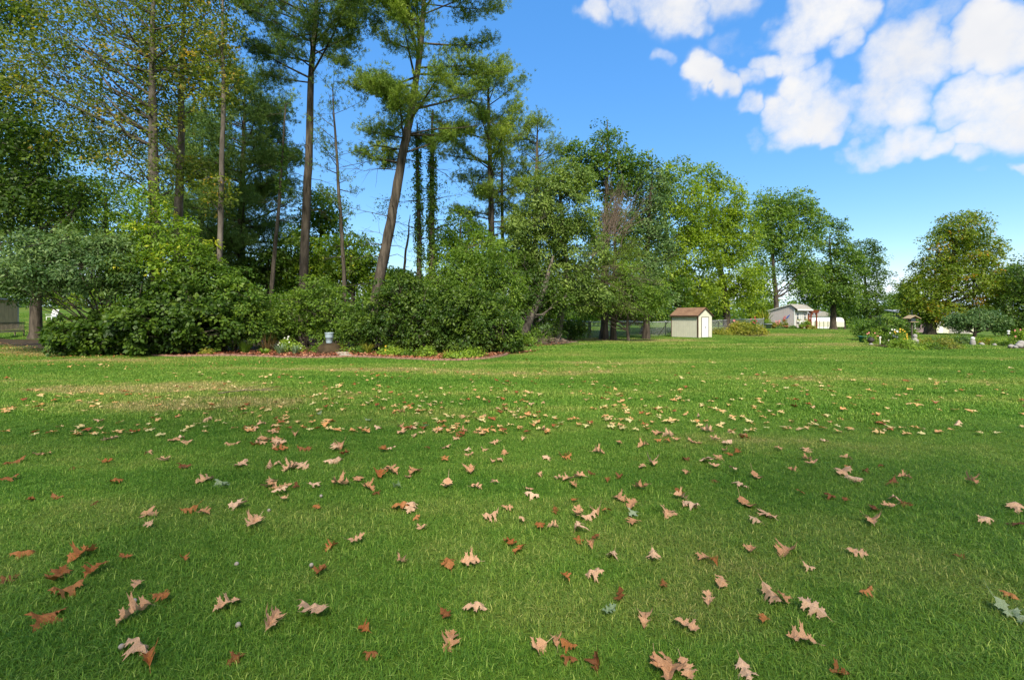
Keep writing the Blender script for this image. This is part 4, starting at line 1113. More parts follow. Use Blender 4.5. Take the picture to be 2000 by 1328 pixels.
# oak behind the camera: it dropped the leaves and shades the near lawn
tree('oak_tree', 'big oak standing behind the viewer and shading the lawn', [np.array([-1.5, -9, 0]), np.array([-1.5, -9, 5]), np.array([-1, -8.6, 10]), np.array([-1, -8.5, 15])], [.45, .38, .28, .08],
     [(-8, -4.8, 11.5, 5.0, 3.4, 2.6), (-2, -6.2, 11.5, 5.0, 3.6, 2.8), (4.5, -7.6, 11, 4.6, 3.4, 2.8), (-13, -6, 11, 4, 3.5, 3), (10, -8.5, 11, 3.8, 3.2, 2.8)], 150, 34, .22, .95, 'leaf_deep', 'bark', 90, nlimb=30)

print('TRIS', sum(len(m_.loops) - 2 * len(m_.polygons) for m_ in bpy.data.meshes))

# ------------------------------------------------------------------ brick edging, mulch, stepping stones, bucket
ed = edge
seg = np.array(ed); cum = np.r_[0, np.cumsum(np.linalg.norm(np.diff(seg, axis=0), axis=1))]
def edge_at(s):
    x = np.interp(s, cum, seg[:, 0]); y = np.interp(s, cum, seg[:, 1]); return np.array([x, y])
root = empty('brick_edging', (*edge_at(cum[-1] / 2), float(H(*edge_at(cum[-1] / 2)))), 'low curved row of reddish bricks edging the mulch bed', 'edging')
bl = .205; nbk = int(cum[-1] / bl); r_ = random.Random(4)
bmb = bmesh.new(); bmesh.ops.create_cube(bmb, size=1.0)
for v_ in bmb.verts: v_.co = (v_.co.x * .195, v_.co.y * .095, v_.co.z * .085)
bmesh.ops.bevel(bmb, geom=bmb.edges[:], offset=.008, segments=1, affect='EDGES')
bme = bpy.data.meshes.new('brick'); bmb.to_mesh(bme); bmb.free(); bme.materials.append(M['brick'])
for i in range(nbk):
    a = edge_at((i + .03) * bl); b = edge_at((i + .97) * bl); c = (a + b) / 2
    o = bpy.data.objects.new('brick', bme); COL.objects.link(o); o.parent = root
    o.location = tuple(np.array([c[0], c[1] + r_.uniform(-.008, .008), float(H(*c)) + .035 + r_.uniform(-.012, .01)]) - ORG[root.name])
    o.rotation_euler = (r_.uniform(-.05, .05), r_.uniform(-.04, .04), math.atan2(b[1] - a[1], b[0] - a[0]) + r_.uniform(-.03, .03))

def flat_leaves(name, poly, n, size, mat, lift, seed, label, rise=.05, dens=None):
    r = np.random.RandomState(seed)
    xs_ = [p[0] for p in poly]; ys_ = [p[1] for p in poly]
    pts = []
    while len(pts) < n:
        c = np.c_[r.uniform(min(xs_), max(xs_), 4000), r.uniform(min(ys_), max(ys_), 4000)]
        k = inpoly(c[:, 0], c[:, 1], poly)
        if dens is not None: k &= r.rand(4000) < dens(c[:, 0], c[:, 1])
        pts += list(c[k])
    pts = np.array(pts[:n])
    C = np.c_[pts, H(pts[:, 0], pts[:, 1]) + lift + r.rand(n) * rise]
    ax = unit(np.c_[r.randn(n, 2), r.randn(n) * .25]); ln = unit(r.randn(n, 3) * .35 + [0, 0, 1]); sd = unit(np.cross(ln, ax))
    s = size * r.uniform(.5, 1.4, n)[:, None]
    V = np.stack([C - ax * s * .5, C + sd * s * .28 + [0, 0, .25] * s * .3, C + ax * s * .5, C - sd * s * .28 + [0, 0, .25] * s * .3], 1).reshape(-1, 3)
    o = build_np(name, V, np.arange(n * 4).reshape(-1, 4), M[mat], tint=np.repeat(np.clip(r.beta(1.6, 2, n), 0, 1), 4))
    return tag(o, label, kind='stuff')
front = [(x, y + .07) for x, y in edge]
flat_leaves('mulch_leaves', front + [(1.2, 19.0), (-4, 19.6), (-10, 19.4), (edge[0][0], 18.4)], 7500, .09, 'chips', .03, 5, 'red brown dead leaves covering the mulch bed')
flat_leaves('leaf_litter', [gpx(-400, 672), gpx(-300, 690), gpx(0, 697), gpx(120, 701), gpx(290, 703), gpx(300, 698), gpx(200, 691), gpx(90, 684), gpx(0, 668), gpx(-400, 660)], 3600, .06, 'litter', .03, 6, 'small yellow brown leaf litter along the shaded lawn edge')
flat_leaves('leaf_litter', [gpx(-500, 690), gpx(-300, 720), gpx(0, 728), gpx(500, 722), gpx(620, 708), gpx(300, 703), gpx(0, 692)], 900, .055, 'litter', .045, 7, 'small yellowish leaves sprinkled on the lawn near the shrubs')
flat_leaves('leaf_litter', [(1.3, 22), (3.4, 26), (4.2, 31), (2.5, 31), (.6, 24)], 900, .09, 'chips', .04, 8, 'brown leaf litter beneath the slanting trunks')

for k, (px, py, w_) in enumerate([(651, 681.5, .30), (662, 688.5, .46), (668, 691.5, .5), (672, 694, .5), (676, 696.6, .5)]):
    x, y = gpx(px, py); z = float(H(x, y)) + .05
    rr_ = random.Random(k)
    ring = [(x + w_ * .5 * math.cos(a) * rr_.uniform(.85, 1.1), y + .17 * math.sin(a) * rr_.uniform(.85, 1.1)) for a in [2 * math.pi * i / 9 for i in range(9)]]
    mb = MB().prism([(a, b, z - .04) for a, b in ring], [(a, b, z + .03) for a, b in ring])
    o = mb.build('stepping_stone', M['stone'], None, (x, y, z))
    tag(o, ('pale stepping stone alone nearest the blue bucket', 'stepping stone second from the bucket', 'middle stepping stone of the short path in the mulch', 'stepping stone next to last before the brick edging', 'stepping stone touching the brick edging')[k], 'stepping stone', 'stepping stones leading to the bucket')

bx0, by0 = gp(643, 18.7)[:2]; z = float(H(bx0, by0)) + .40
mbm = MB().lathe((bx0, by0, float(H(bx0, by0)) - .05), [(.62, 0), (.5, .2), (.38, .36), (.26, .43), (.01, .45)], 18)
o = mbm.build('soil_mound', M['soil'], None, (bx0, by0, float(H(bx0, by0))), True); tag(o, 'low mound of soil under the pale blue bucket', kind='structure')
root = empty('bucket', (bx0, by0, z), 'pale blue tapered bucket standing before the dark shrubs', 'bucket')
MB().lathe((bx0, by0, z), [(.118, 0), (.122, .02), (.148, .22), (.153, .222), (.156, .245), (.166, .40), (.170, .405), (.160, .405), (.150, .38), (.11, .03)], 26).build('body', M['bucket'], root, smooth_sh=True)
MB().lathe((bx0, by0, z + .405), [(.165, 0), (.182, 0), (.184, .022), (.165, .024), (.163, .012)], 26, caps=False).build('rim', M['bucket'], root, smooth_sh=True)
MB().lathe((bx0, by0, z + .33), [(.165, 0), (.170, .004), (.170, .014), (.166, .018)], 26, caps=False).build('band', M['bucket'], root, smooth_sh=True)

# ------------------------------------------------------------------ bed plants
M['bark_weed'] = leafmat('dry_weed_stems', [(0, (.05, .035, .02)), (1, (.14, .10, .05))])
def tuft(name, label, base, n, h, spread, mat, seed, cat='plant', group=None, width=.02, curve=.8, flowers=None, fsize=.03, nfl=0):
    r = np.random.RandomState(seed)
    root = empty(name, tuple(base), label, cat, group)
    a = r.uniform(0, 6.28, n); L = h * r.uniform(.55, 1.15, n); dr = np.stack([np.cos(a), np.sin(a), np.zeros(n)], 1)
    b = np.array(base) + dr * (spread * .3 * r.rand(n))[:, None]
    lean = curve * r.uniform(.2, 1, n)
    V = []
    for t_, w_ in ((0, .7), (.4, 1), (.75, .7), (1, .08)):
        c = b + dr * (lean * L * t_ ** 1.6)[:, None]; c[:, 2] = base[2] + L * (t_ - .35 * lean * t_ ** 2.4)
        sd = np.stack([-dr[:, 1], dr[:, 0], np.zeros(n)], 1) * width * w_ * .5
        V += [c - sd, c + sd]
    V = np.stack(V, 1); k = np.arange(n)[:, None] * 8
    FF = np.vstack([np.hstack([k + i, k + i + 1, k + i + 3, k + i + 2]) for i in (0, 2, 4)])
    tn = np.repeat(np.clip(r.beta(2, 2, n), 0, 1), 8)
    build_np('leaves', V.reshape(-1, 3), FF, M[mat], root, tint=tn)
    if flowers:
        mb = MB()
        for _ in range(nfl):
            c = np.array(base) + np.array([r.normal(0, spread * .35), r.normal(0, spread * .3), h * r.uniform(.8, 1.15)])
            for j in range(5):
                an = 2 * math.pi * j / 5
                mb.add([c, c + (math.cos(an) * fsize, math.sin(an) * fsize * .6, fsize * .6), c + (math.cos(an + .6) * fsize, math.sin(an + .6) * fsize * .6, fsize * .7)], [(0, 1, 2)])
        f = mb.build('blossoms', M[flowers], root); f['kind'] = 'stuff'
    return root
def clump(name, label, base, rx, h, mat, seed, cat='plant', group=None, per=26, leaf=.06, ncl=None, flowers=None, nfl=0, fs=.035, ry=None):
    r = np.random.RandomState(seed + 3000)
    root = empty(name, tuple(base), label, cat, group)
    ncl = ncl or int(26 + 60 * rx * h)
    d_ = unit(r.randn(ncl, 3)); d_[:, 2] = np.abs(d_[:, 2])
    q_ = r.rand(ncl) ** .4
    C = np.array(base) + d_ * np.array([rx, ry or rx * .7, h]) * q_[:, None]
    V, tn = leaves_np(C, unit(d_ + [0, 0, .6]), np.full(ncl, .13 + .12 * rx), per, leaf, .3, r, np.clip(.5 + .25 * r.randn(ncl), 0, 1), .3)
    build_np('foliage', V.reshape(-1, 3), np.arange(len(V) * 4).reshape(-1, 4), M[mat], root, tint=tn)
    st = np.tile(np.array(base), (ncl, 1)) + r.randn(ncl, 3) * [rx * .25, rx * .2, 0]
    V2, F2 = tubes(np.stack([st, (st + C) / 2 + r.randn(ncl, 3) * .02, C], 1), np.tile([.008, .006, .003], (ncl, 1)), 3)
    build_np('stems', V2, F2, M['bark_dark'], root)
    if flowers:
        mb = MB()
        for _ in range(nfl):
            dd = r.randn(3); dd[2] = abs(dd[2]) + .5; dd /= np.linalg.norm(dd)
            c = np.array(base) + dd * np.array([rx, rx * .7, h]) * 1.08
            if c[1] > base[1]: c[1] = 2 * base[1] - c[1]
            for j in range(6):
                an = 2 * math.pi * j / 6; u = (math.cos(an) * fs, -.4 * fs, math.sin(an) * fs); w_ = (math.cos(an + .8) * fs, -.4 * fs, math.sin(an + .8) * fs)
                mb.add([c, c + u, c + w_], [(0, 1, 2)])
        f = mb.build('blossoms', M[flowers], root); f['kind'] = 'stuff'
    return root
B = lambda px, py: (lambda p: np.array([p[0], p[1], float(H(*p)) + .02]))(gpx(px, py))
G1 = 'plants in the mulch bed'
tuft('grass_clump', 'blue green grass clump left of the bucket', B(577, 693), 150, .42, .3, 'leaf_bluegrass', 1, group=G1, width=.014)
tuft('grass_clump', 'soft blue green grass clump beside the hosta', B(548, 692.5), 150, .46, .35, 'leaf_bluegrass', 2, group=G1, width=.014)
tuft('hosta', 'small yellow edged hosta against the edging', B(517, 694), 46, .3, .3, 'leaf_spring', 3, group=G1, width=.075, curve=1.1)
tuft('dry_weeds', 'tall dry brown weeds left of the white flowers', B(522, 691), 45, .85, .8, 'bark_weed', 4, group=G1, width=.012, curve=.35)
tuft('ornamental_grass', 'fine green grass clump at the dark shrub foot', B(478, 693), 260, .55, .5, 'leaf_mid', 5, group=G1, width=.012, curve=.6)
clump('flowering_plant', 'leafy plant with white flowers behind the blue grass', B(566, 689.5), .5, .62, 'leaf_spring', 6, group=G1, flowers='flower_white', nfl=9, fs=.03)
clump('yellow_plant', 'bright yellow green low plant below dark broad leaved shrub', B(402, 695.5), .22, .2, 'leaf_golden', 7, group=G1, leaf=.05)
clump('low_plant', 'dark leafy low plant right of the stepping stones', B(702, 690), .55, .28, 'leaf_deep', 8, group=G1)
tuft('daylily', 'strappy green plant with dry stalks beside the stones', B(718, 691), 90, .5, .4, 'leaf_golden', 9, group=G1, width=.02)
clump('leafy_plant', 'light green leafy plant with yellow bloom in the mulch', B(762, 694), .62, .36, 'leaf_spring', 10, group=G1, flowers='flower_yellow', nfl=2, fs=.035)
clump('leafy_plant', 'bright green bushy plant in the middle of the bed', B(832, 696), .45, .42, 'leaf_spring', 11, group=G1)
clump('leafy_plant', 'low spreading plant between the two bright green ones', B(796, 695), .4, .28, 'leaf_mid', 12, group=G1)
tuft('daylily', 'arching strappy plant against the edging near the bed end', B(872, 700.5), 90, .34, .4, 'leaf_golden', 13, group=G1, width=.022, curve=1.1)
clump('ground_cover', 'pale green ground cover mat near the bed end', B(897, 701), .75, .16, 'leaf_spring', 14, group=G1, ncl=70)
clump('leafy_plant', 'bright green plant below the tallest dark shrub', B(926, 699.5), .4, .40, 'leaf_spring', 15, group=G1)
clump('low_plant', 'low weedy plant on the soil mound left of the bucket', B(628, 686), .45, .3, 'leaf_mid', 17, group=G1)
clump('low_plant', 'small golden weed on the soil mound right of the bucket', B(663, 684.5), .35, .25, 'leaf_golden', 18, group=G1)
clump('ground_cover', 'green ground cover before the dark shrubs', B(640, 689), .9, .14, 'leaf_mid', 16, group=G1, ncl=60)

# fence bed, cottage plants, island bed
G2 = 'plants along the fence and cottage'
clump('golden_plant', 'yellow green plant right beside the cream shed', gp(1410, 41), 1.3, .75, 'leaf_golden', 20, group=G2, leaf=.1)
clump('golden_plant', 'tall yellow green plant in the middle of the fence bed', gp(1447, 41), 1.1, 1.35, 'leaf_golden', 21, group=G2, leaf=.1)
clump('golden_plant', 'yellow green plant at the cottage end of fence bed', gp(1478, 41), 1.1, 1.0, 'leaf_golden', 22, group=G2, leaf=.1)
clump('flowering_plant', 'plant with red flowers behind the fence bed', gp(1471, 44), .6, 1.5, 'leaf_mid', 23, group=G2, leaf=.09, flowers='flower_red', nfl=8, fs=.07)
clump('flowering_plant', 'pale pink flowering plant in the fence bed', gp(1434, 42), .45, 1.2, 'leaf_spring', 24, group=G2, leaf=.09, flowers='flower_pink', nfl=16, fs=.08)
tuft('corn_plant', 'tall yellowish arching plant by the cottage back corner', gp(1494, 58), 60, 2.6, .8, 'leaf_golden', 25, group=G2, width=.13, curve=.8)
def pot(label, px, d, rad, h, mat, group='plant pots around the cottage'):
    b = gp(px, d)
    root = empty('plant_pot', tuple(b), label, 'plant pot', group)
    MB().lathe(tuple(b), [(rad * .7, 0), (rad * .95, h * .82), (rad * 1.08, h * .84), (rad * 1.08, h), (rad * .92, h), (rad * .88, h * .85)], 16).build('body', M[mat], root, smooth_sh=True)
    MB().lathe((b[0], b[1], b[2] + h * .84), [(rad * .9, 0), (rad * .9, .02)], 14).build('soil', M['soil'], root)
    return b
for lb, px, d, rd, h_, mt in [('large grey barrel pot at the cottage back corner', 1500, 55, .42, .6, 'greypot'), ('terracotta pot left of the cottage wall ornament', 1511, 55, .24, .36, 'terracotta'), ('wide terracotta pot under the cottage wall ornament', 1532, 55, .42, .4, 'terracotta'),
                           ('small terracotta pot at the cottage front step', 1566, 55, .22, .34, 'terracotta'), ('round brown pot by the pergola post', 1577, 55, .26, .5, 'terracotta')]:
    b = pot(lb, px, d, rd, h_, mt)
    b2 = b + np.array([0, 0, h_])
    clump('potted_plant', lb.replace('pot ', 'pot planting ').replace('large grey barrel', 'green leafy grey barrel') if False else 'green plant growing in the ' + lb, b2, rd * 1.3, .55 if px != 1532 else .9, 'leaf_golden' if px in (1511, 1532) else 'leaf_spring', int(px), cat='potted plant', group='potted plants around the cottage', leaf=.09, ncl=24)
clump('low_plant', 'dark bushy plant at the cottage front corner', gp(1549, 55.5), .6, .45, 'leaf_deep', 31, group=G2, leaf=.09)
clump('flowering_plant', 'reddish plant against the cottage side wall', gp(1519, 56), .5, 1.0, 'leaf_autumn', 32, group=G2, leaf=.09, flowers='flower_pink', nfl=14, fs=.08)
clump('low_plant', 'yellow flowering plant before the pergola', gp(1586, 54), .5, .5, 'leaf_golden', 33, group=G2, leaf=.08)
clump('low_plant', 'grey green plant along the cottage side wall', gp(1522, 54.5), .7, .3, 'leaf_blue', 34, group=G2, leaf=.08)

G3 = 'plants in the island bed'
def ib(px, py): return B(px, py)
for nm, lb, px, py, rx, h_, mt, fl, nf in [
    ('leafy_plant', 'pale pot like plant at the left tip of island bed', 1701, 671, .45, .62, 'leaf_spring', 'flower_pink', 8),
    ('rose_bush', 'rose bush with small white roses in the island bed', 1742, 675, .5, .75, 'leaf_mid', 'flower_white', 9),
    ('flowering_plant', 'plant with orange yellow flowers in the island bed', 1756, 673, .45, .8, 'leaf_spring', 'flower_yellow', 14),
    ('leafy_plant', 'grassy green plant before the bird feeder pole', 1752, 679, .5, .42, 'leaf_spring', None, 0),
    ('leafy_plant', 'grassy plant between rose bush and garden statue', 1770, 680, .5, .5, 'leaf_spring', None, 0),
    ('golden_plant', 'bright yellow low plant behind the garden statue', 1808, 674, .6, .45, 'leaf_golden', None, 0),
    ('leafy_plant', 'mid green mound right of the garden statue', 1800, 682, .6, .36, 'leaf_spring', None, 0),
    ('leafy_plant', 'blue green mound behind the golden mound', 1828, 674, .6, .5, 'leaf_deep', None, 0),
    ('leafy_plant', 'green mound in the front middle of the island bed', 1822, 682.5, .6, .38, 'leaf_mid', None, 0),
    ('golden_plant', 'golden green mound at the right tip of island bed', 1850, 681, .65, .55, 'leaf_golden', None, 0),
    ('leafy_plant', 'low green strip of plants along the island bed front', 1785, 683, .5, .25, 'leaf_spring', None, 0)]:
    clump(nm, lb, ib(px, py), rx, h_, mt, int(px + py), group=G3, leaf=.055, flowers=fl, nfl=nf, fs=.045)
for nm, lb, px, py, rx, h_, mt, fl in [('low_shrub', 'purplish grey low plant below the silvery tree', 1878, 670, .7, .4, 'leaf_blue', None), ('low_shrub', 'dark low plant left end of the far border', 1862, 669.5, .55, .45, 'leaf_deep', None),
    ('leafy_plant', 'orange tinged low plant in the far border', 1932, 672, .6, .35, 'leaf_autumn', None), ('leafy_plant', 'green low plant at right end of far border', 1952, 673.5, .6, .35, 'leaf_spring', None), ('low_shrub', 'dull green low plant in the middle of the far border', 1912, 671, .7, .32, 'leaf_mid', None),
    ('flowering_plant', 'leafy plant with pinkish flowers at the right lawn corner', 1992, 676, .55, .85, 'leaf_spring', 'flower_pink')]:
    clump(nm, lb, B(px, py), rx, h_, mt, int(px), group='plants in the far border', leaf=.06, flowers=fl, nfl=8, fs=.05)

# bird feeder on a pole
b = B(1781, 678)
root = empty('bird_feeder', tuple(b), 'tan roofed bird feeder on a grey pole in the island bed', 'bird feeder')
fr = WF(b)
MB().box(fr, -.022, .022, -.022, .022, -.1, 1.18).build('pole', M['bark_grey'], root)
MB().box(fr, -.2, .2, -.16, .16, 1.18, 1.21).build('tray', M['wood_tan'], root)
MB().box(fr, -.11, .11, -.09, .09, 1.21, 1.38).build('seed_box', M['glass'], root)
MB().prism([fr(-.30, -.2, 1.36), fr(.0, -.2, 1.52), fr(.30, -.2, 1.36), fr(.27, -.2, 1.34), fr(0, -.2, 1.48), fr(-.27, -.2, 1.34)], [fr(-.30, .2, 1.36), fr(.0, .2, 1.52), fr(.30, .2, 1.36), fr(.27, .2, 1.34), fr(0, .2, 1.48), fr(-.27, .2, 1.34)]).build('roof', M['wood_tan'], root)
# garden statue
b = B(1787, 679.5); b[2] -= .22
root = empty('garden_statue', tuple(b), 'small whitish stone garden statue in the island bed', 'statue')
MB().lathe(tuple(b), [(.15, 0), (.15, .07), (.11, .09), (.11, .16), (.14, .18)], 14).build('base', M['brick'], root)
MB().lathe((b[0], b[1], b[2] + .18), [(.10, 0), (.15, .06), (.17, .18), (.14, .30), (.15, .38), (.09, .44), (.06, .47), (.085, .52), (.095, .58), (.07, .65), (.01, .68)], 14).build('figure', M['stone_white'], root, smooth_sh=True)
# teal tub, planter stand
b = B(1689, 669)
root = empty('tub', tuple(b), 'dark teal plastic tub left of the round bush', 'tub')
MB().lathe(tuple(b), [(.24, 0), (.30, .36), (.33, .37), (.33, .41), (.29, .41), (.27, .36)], 18).build('body', M['teal'], root, smooth_sh=True)
MB().lathe((b[0], b[1], b[2] + .36), [(.28, 0), (.28, .015)], 16).build('soil', M['soil'], root)
b = B(1701, 675)
root = empty('garden_ornament', tuple(b), 'small dark urn on a white foot at the island bed tip', 'ornament')
MB().lathe(tuple(b), [(.10, 0), (.10, .04), (.05, .06), (.05, .10)], 12).build('foot', M['stone_white'], root, smooth_sh=True)
MB().lathe((b[0], b[1], b[2] + .10), [(.06, 0), (.14, .10), (.15, .18), (.10, .24), (.12, .27)], 12).build('urn', M['dark_trim'], root, smooth_sh=True)
b = B(1719, 673)
root = empty('plant_marker', tuple(b), 'thin white marker stake standing in the island bed', 'marker')
MB().box(WF(b), -.018, .018, -.01, .01, 0, .42).build('stake', M['white'], root)
MB().box(WF(b), -.05, .05, -.022, -.012, .30, .42).build('plate', M['white'], root)
# white figurine, lantern, stones at the right
b = B(1900, 674)
root = empty('figurine', tuple(b), 'small white sitting figurine at the edge of far border', 'figurine')
MB().lathe(tuple(b), [(.11, -.1), (.12, .08), (.11, .2), (.08, .28)], 12).build('body', M['stone_white'], root, smooth_sh=True)
MB().lathe((b[0], b[1], b[2] + .28), [(.06, 0), (.09, .05), (.085, .11), (.03, .15)], 12).build('head', M['white'], root, smooth_sh=True)
rs = random.Random(9)
for i, (px, py, s_, lb) in enumerate([(1918, 674, .12, 'lone pale stone at the front of the far border'), (1943, 675, .09, 'small pale stone near the right end of far border'), (1975, 680, .13, 'pinkish white stone leftmost at the lawn corner'), (1984, 681, .10, 'low white stone second from the left at the lawn corner'), (1990, 680, .17, 'larger white rock under the corner flowers'), (1997, 679, .24, 'tallest white rock at the picture edge'), (1858, 675, .07, 'tiny stone beside the golden mound')]):
    b = B(px, py); bm = bmesh.new(); bmesh.ops.create_icosphere(bm, subdivisions=2, radius=s_)
    for v_ in bm.verts:
        k = 1 + .28 * mnoise.noise(v_.co / s_ * 1.1 + Vector((i * 7, 0, 0))); v_.co = Vector((v_.co.x * k, v_.co.y * k * .8, v_.co.z * k * .8 + s_ * .5))
    me = bpy.data.meshes.new('rock'); bm.to_mesh(me); bm.free(); me.materials.append(M['stone_white'])
    for p_ in me.polygons: p_.use_smooth = True
    o = bpy.data.objects.new('rock', me); COL.objects.link(o); o.location = tuple(b); tag(o, lb, 'rock', 'white rocks edging the right hand beds')
b = B(1970, 668)
root = empty('garden_lantern', tuple(b), 'tiny white solar lantern on a stake by the evergreen', 'lantern')
MB().box(WF(b), -.015, .015, -.015, .015, 0, .5).build('stake', M['dark_trim'], root)
MB().lathe((b[0], b[1], b[2] + .5), [(.06, 0), (.06, .03), (.045, .04), (.045, .16), (.08, .17), (.03, .22)], 10).build('lamp_head', M['white'], root)

# ------------------------------------------------------------------ cream shed
def panel_frame(C, th): return frame(C, (-math.cos(th), math.sin(th)), (math.sin(th), math.cos(th)))
th = math.radians(57)
sx, sy = (1363 - 1000) / F * 35, 35.0
sz = -.20
C0 = (sx, sy, sz); fr = panel_frame(C0, th)          # a: along the long wall to the left/back, b: along the gable front to the right/back
LW, GW, WH, RH = 2.42, 1.80, 1.80, 2.40
root = empty('garden_shed', (sx, sy, sz), 'cream garden shed with brown shingled gable roof and dark trim', 'shed')
mb = MB()
mb.box(fr, 0, LW, .012, .05, .06, WH)
for i in range(12):
    mb.box(fr, i * LW / 12 + .005, (i + 1) * LW / 12 - .005, 0, .0115, .06, WH)          # grooved siding
mb.box(fr, 0, LW, GW - .05, GW, .06, WH).box(fr, LW - .05, LW, .052, GW - .052, .06, WH)
mb.build('side_walls', M['cream'], root)
g0 = [fr(0, .05, .06), fr(0, GW - .05, .06), fr(0, GW - .05, WH), fr(0, GW / 2, RH - .06), fr(0, .05, WH)]
g1 = [fr(.05, .05, .06), fr(.05, GW - .05, .06), fr(.05, GW - .05, WH), fr(.05, GW / 2, RH - .06), fr(.05, .05, WH)]
MB().prism(g0, g1).build('gable_wall', M['cream'], root)
def roof_slope(name, fr, a0, a1, bA, zA, bB, zB, mat, parent, n=7, th_=.03):
    """stepped courses of shingles from eave (A) up to ridge (B)"""
    mb = MB()
    for i in range(n):
        t0, t1 = i / n, (i + 1) / n
        b0 = bA + (bB - bA) * t0; b1 = bA + (bB - bA) * t1; z0 = zA + (zB - zA) * t0; z1 = zA + (zB - zA) * t1
        lo = [fr(a0, b0, z0), fr(a1, b0, z0), fr(a1, b1, z1), fr(a0, b1, z1)]
        hi = [fr(a0, b0, z0 + th_ + .014), fr(a1, b0, z0 + th_ + .014), fr(a1, b1, z1 + th_), fr(a0, b1, z1 + th_)]
        mb.prism(lo, hi)
    return mb.build(name, mat, parent)
roof_slope('roof', fr, -.08, LW + .10, -.12, WH - .07, GW / 2, RH - .03, M['shingle'], root)
roof_slope('roof', fr, -.08, LW + .10, GW + .12, WH - .07, GW / 2, RH - .03, M['shingle'], root)
mb = MB().box(fr, -.082, LW + .102, -.145, -.122, WH - .13, WH - .02)
mb.build('eave_fascia', M['brown_trim'], root)
for (b0, b1) in ((-.13, GW / 2), (GW + .13, GW / 2)):
    MB().prism([fr(-.10, b0, WH - .13), fr(-.10, b0, WH - .05), fr(-.10, b1, RH + .01), fr(-.10, b1, RH - .09)], [fr(-.083, b0, WH - .13), fr(-.083, b0, WH - .05), fr(-.083, b1, RH + .01), fr(-.083, b1, RH - .09)]).build('rake_board', M['brown_trim'], root)
MB().box(fr, -.03, .045, -.03, -.002, .03, WH - .10).box(fr, -.032, -.004, .0, .045, .03, WH - .10).build('corner_trim', M['brown_trim'], root)
MB().box(fr, LW - .03, LW + .02, -.03, -.002, .03, WH - .10).build('corner_trim', M['brown_trim'], root)
MB().box(fr, .05, LW - .05, -.02, GW * .9, -.06, .058).build('base_frame', M['dark_trim'], root)
DW0, DW1, DH = .44, 1.36, 1.66
MB().box(fr, -.024, -.004, DW0 + .05, DW1 - .05, .09, DH - .05).build('door', M['white'], root)
MB().box(fr, -.032, -.003, DW0, DW0 + .045, .06, DH).box(fr, -.032, -.003, DW1 - .045, DW1, .06, DH).box(fr, -.032, -.003, DW0 + .046, DW1 - .046, DH - .045, DH).build('door_frame', M['dark_trim'], root)
dr_ = [o_ for o_ in root.children if o_.name.startswith('door') and 'frame' not in o_.name][0]
MB().box(fr, -.055, -.026, .92, .955, .80, .90).box(fr, -.06, -.04, .88, .955, .86, .885).build('handle', M['dark_trim'], dr_)
# dark plank leaning on the shed
p0 = Vector(fr(LW + .95, -.5, .02 + .03)); p1 = Vector(fr(LW + .06, -.06, 1.55))
o = MB().bar(p0, p1, .09, .03).build('plank', M['dark_trim'], None, tuple(p0)); tag(o, 'dark plank leaning against the back corner of the shed', 'plank')

# ------------------------------------------------------------------ chain link fence
def fence(name, label, pts, post_r=.038, h=1.22, posts=None, rail=True, cell=.10, group=None):
    P3 = [np.array([x, y, float(H(x, y))]) for x, y in pts]
    root = empty(name, tuple(P3[0]), label, 'fence', group)
    for i, p_ in enumerate(P3):
        rr_ = post_r * (1.5 if i == 0 else 1)
        MB().lathe((p_[0], p_[1], p_[2] - .1), [(rr_, 0), (rr_, h + .12), (rr_ * 1.25, h + .12), (rr_ * 1.1, h + .17), (.004, h + .19)], 8).build('post', M['galv'], root, smooth_sh=True)
    for a, b in zip(P3[:-1], P3[1:]):
        V, Fq = tubes(np.array([[a + (0, 0, h), (a + b) / 2 + (0, 0, h), b + (0, 0, h)]]), np.full((1, 3), .030), 6)
        build_np('top_rail', V, Fq, M['galv'], root)
        L = np.linalg.norm(b[:2] - a[:2]); n = int((L + h) / cell); segs, hh = [], h - .06
        for k in range(-int(h / cell), int(L / cell) + 1):
            for s in (1, -1):
                # diagonal from (x0, low) rising right, mirrored for s = -1
                x0 = k * cell; z0 = .04; x1 = x0 + hh; z1 = .04 + hh
                if x0 < 0: z0 += -x0; x0 = 0
                if x1 > L: z1 -= x1 - L; x1 = L
                if x1 <= x0: continue
                q0 = (x0, z0); q1 = (x1, z1)
                if s == -1: q0 = (L - x0, z0); q1 = (L - x1, z1)
                f = lambda q: a + (b - a) * (q[0] / L) + np.array([0, 0, q[1]])
                segs.append([f(q0), f(q1)])
        V, Fq = tubes(np.array(segs), np.full((len(segs), 2), .0042), 3)
        o = build_np('wire_mesh', V, Fq, M['wire'], root); o['kind'] = 'stuff'
    return root
d0 = 34
fence('chain_link_fence', 'galvanised chain link fence running left from the cream shed', [gp(px, d)[:2] for px, d in ((1153, 33.5), (1191.5, 36.5), (1230, 37.5), (1267, 38), (1300, 39), (1345, 40.5))], group='chain link fences')
fence('chain_link_fence', 'chain link fence between the cream shed and the lilac cottage', [gp(px, d)[:2] for px, d in ((1380, 43), (1403, 44.5), (1424, 46), (1446, 48), (1468, 50), (1492, 53))], group='chain link fences')
fence('chain_link_fence', 'chain link fence continuing left under the trees', [gp(px, d)[:2] for px, d in ((1150, 33.8), (1115, 35.5), (1080, 37), (1040, 38.5))], group='chain link fences')
fence('chain_link_fence', 'dark distant fence in front of the white metal garage', [gp(px, d)[:2] for px, d in ((1592, 88), (1601, 89), (1609, 90), (1617, 91), (1628, 93))], group='chain link fences', cell=.3, post_r=.05, h=1.6)

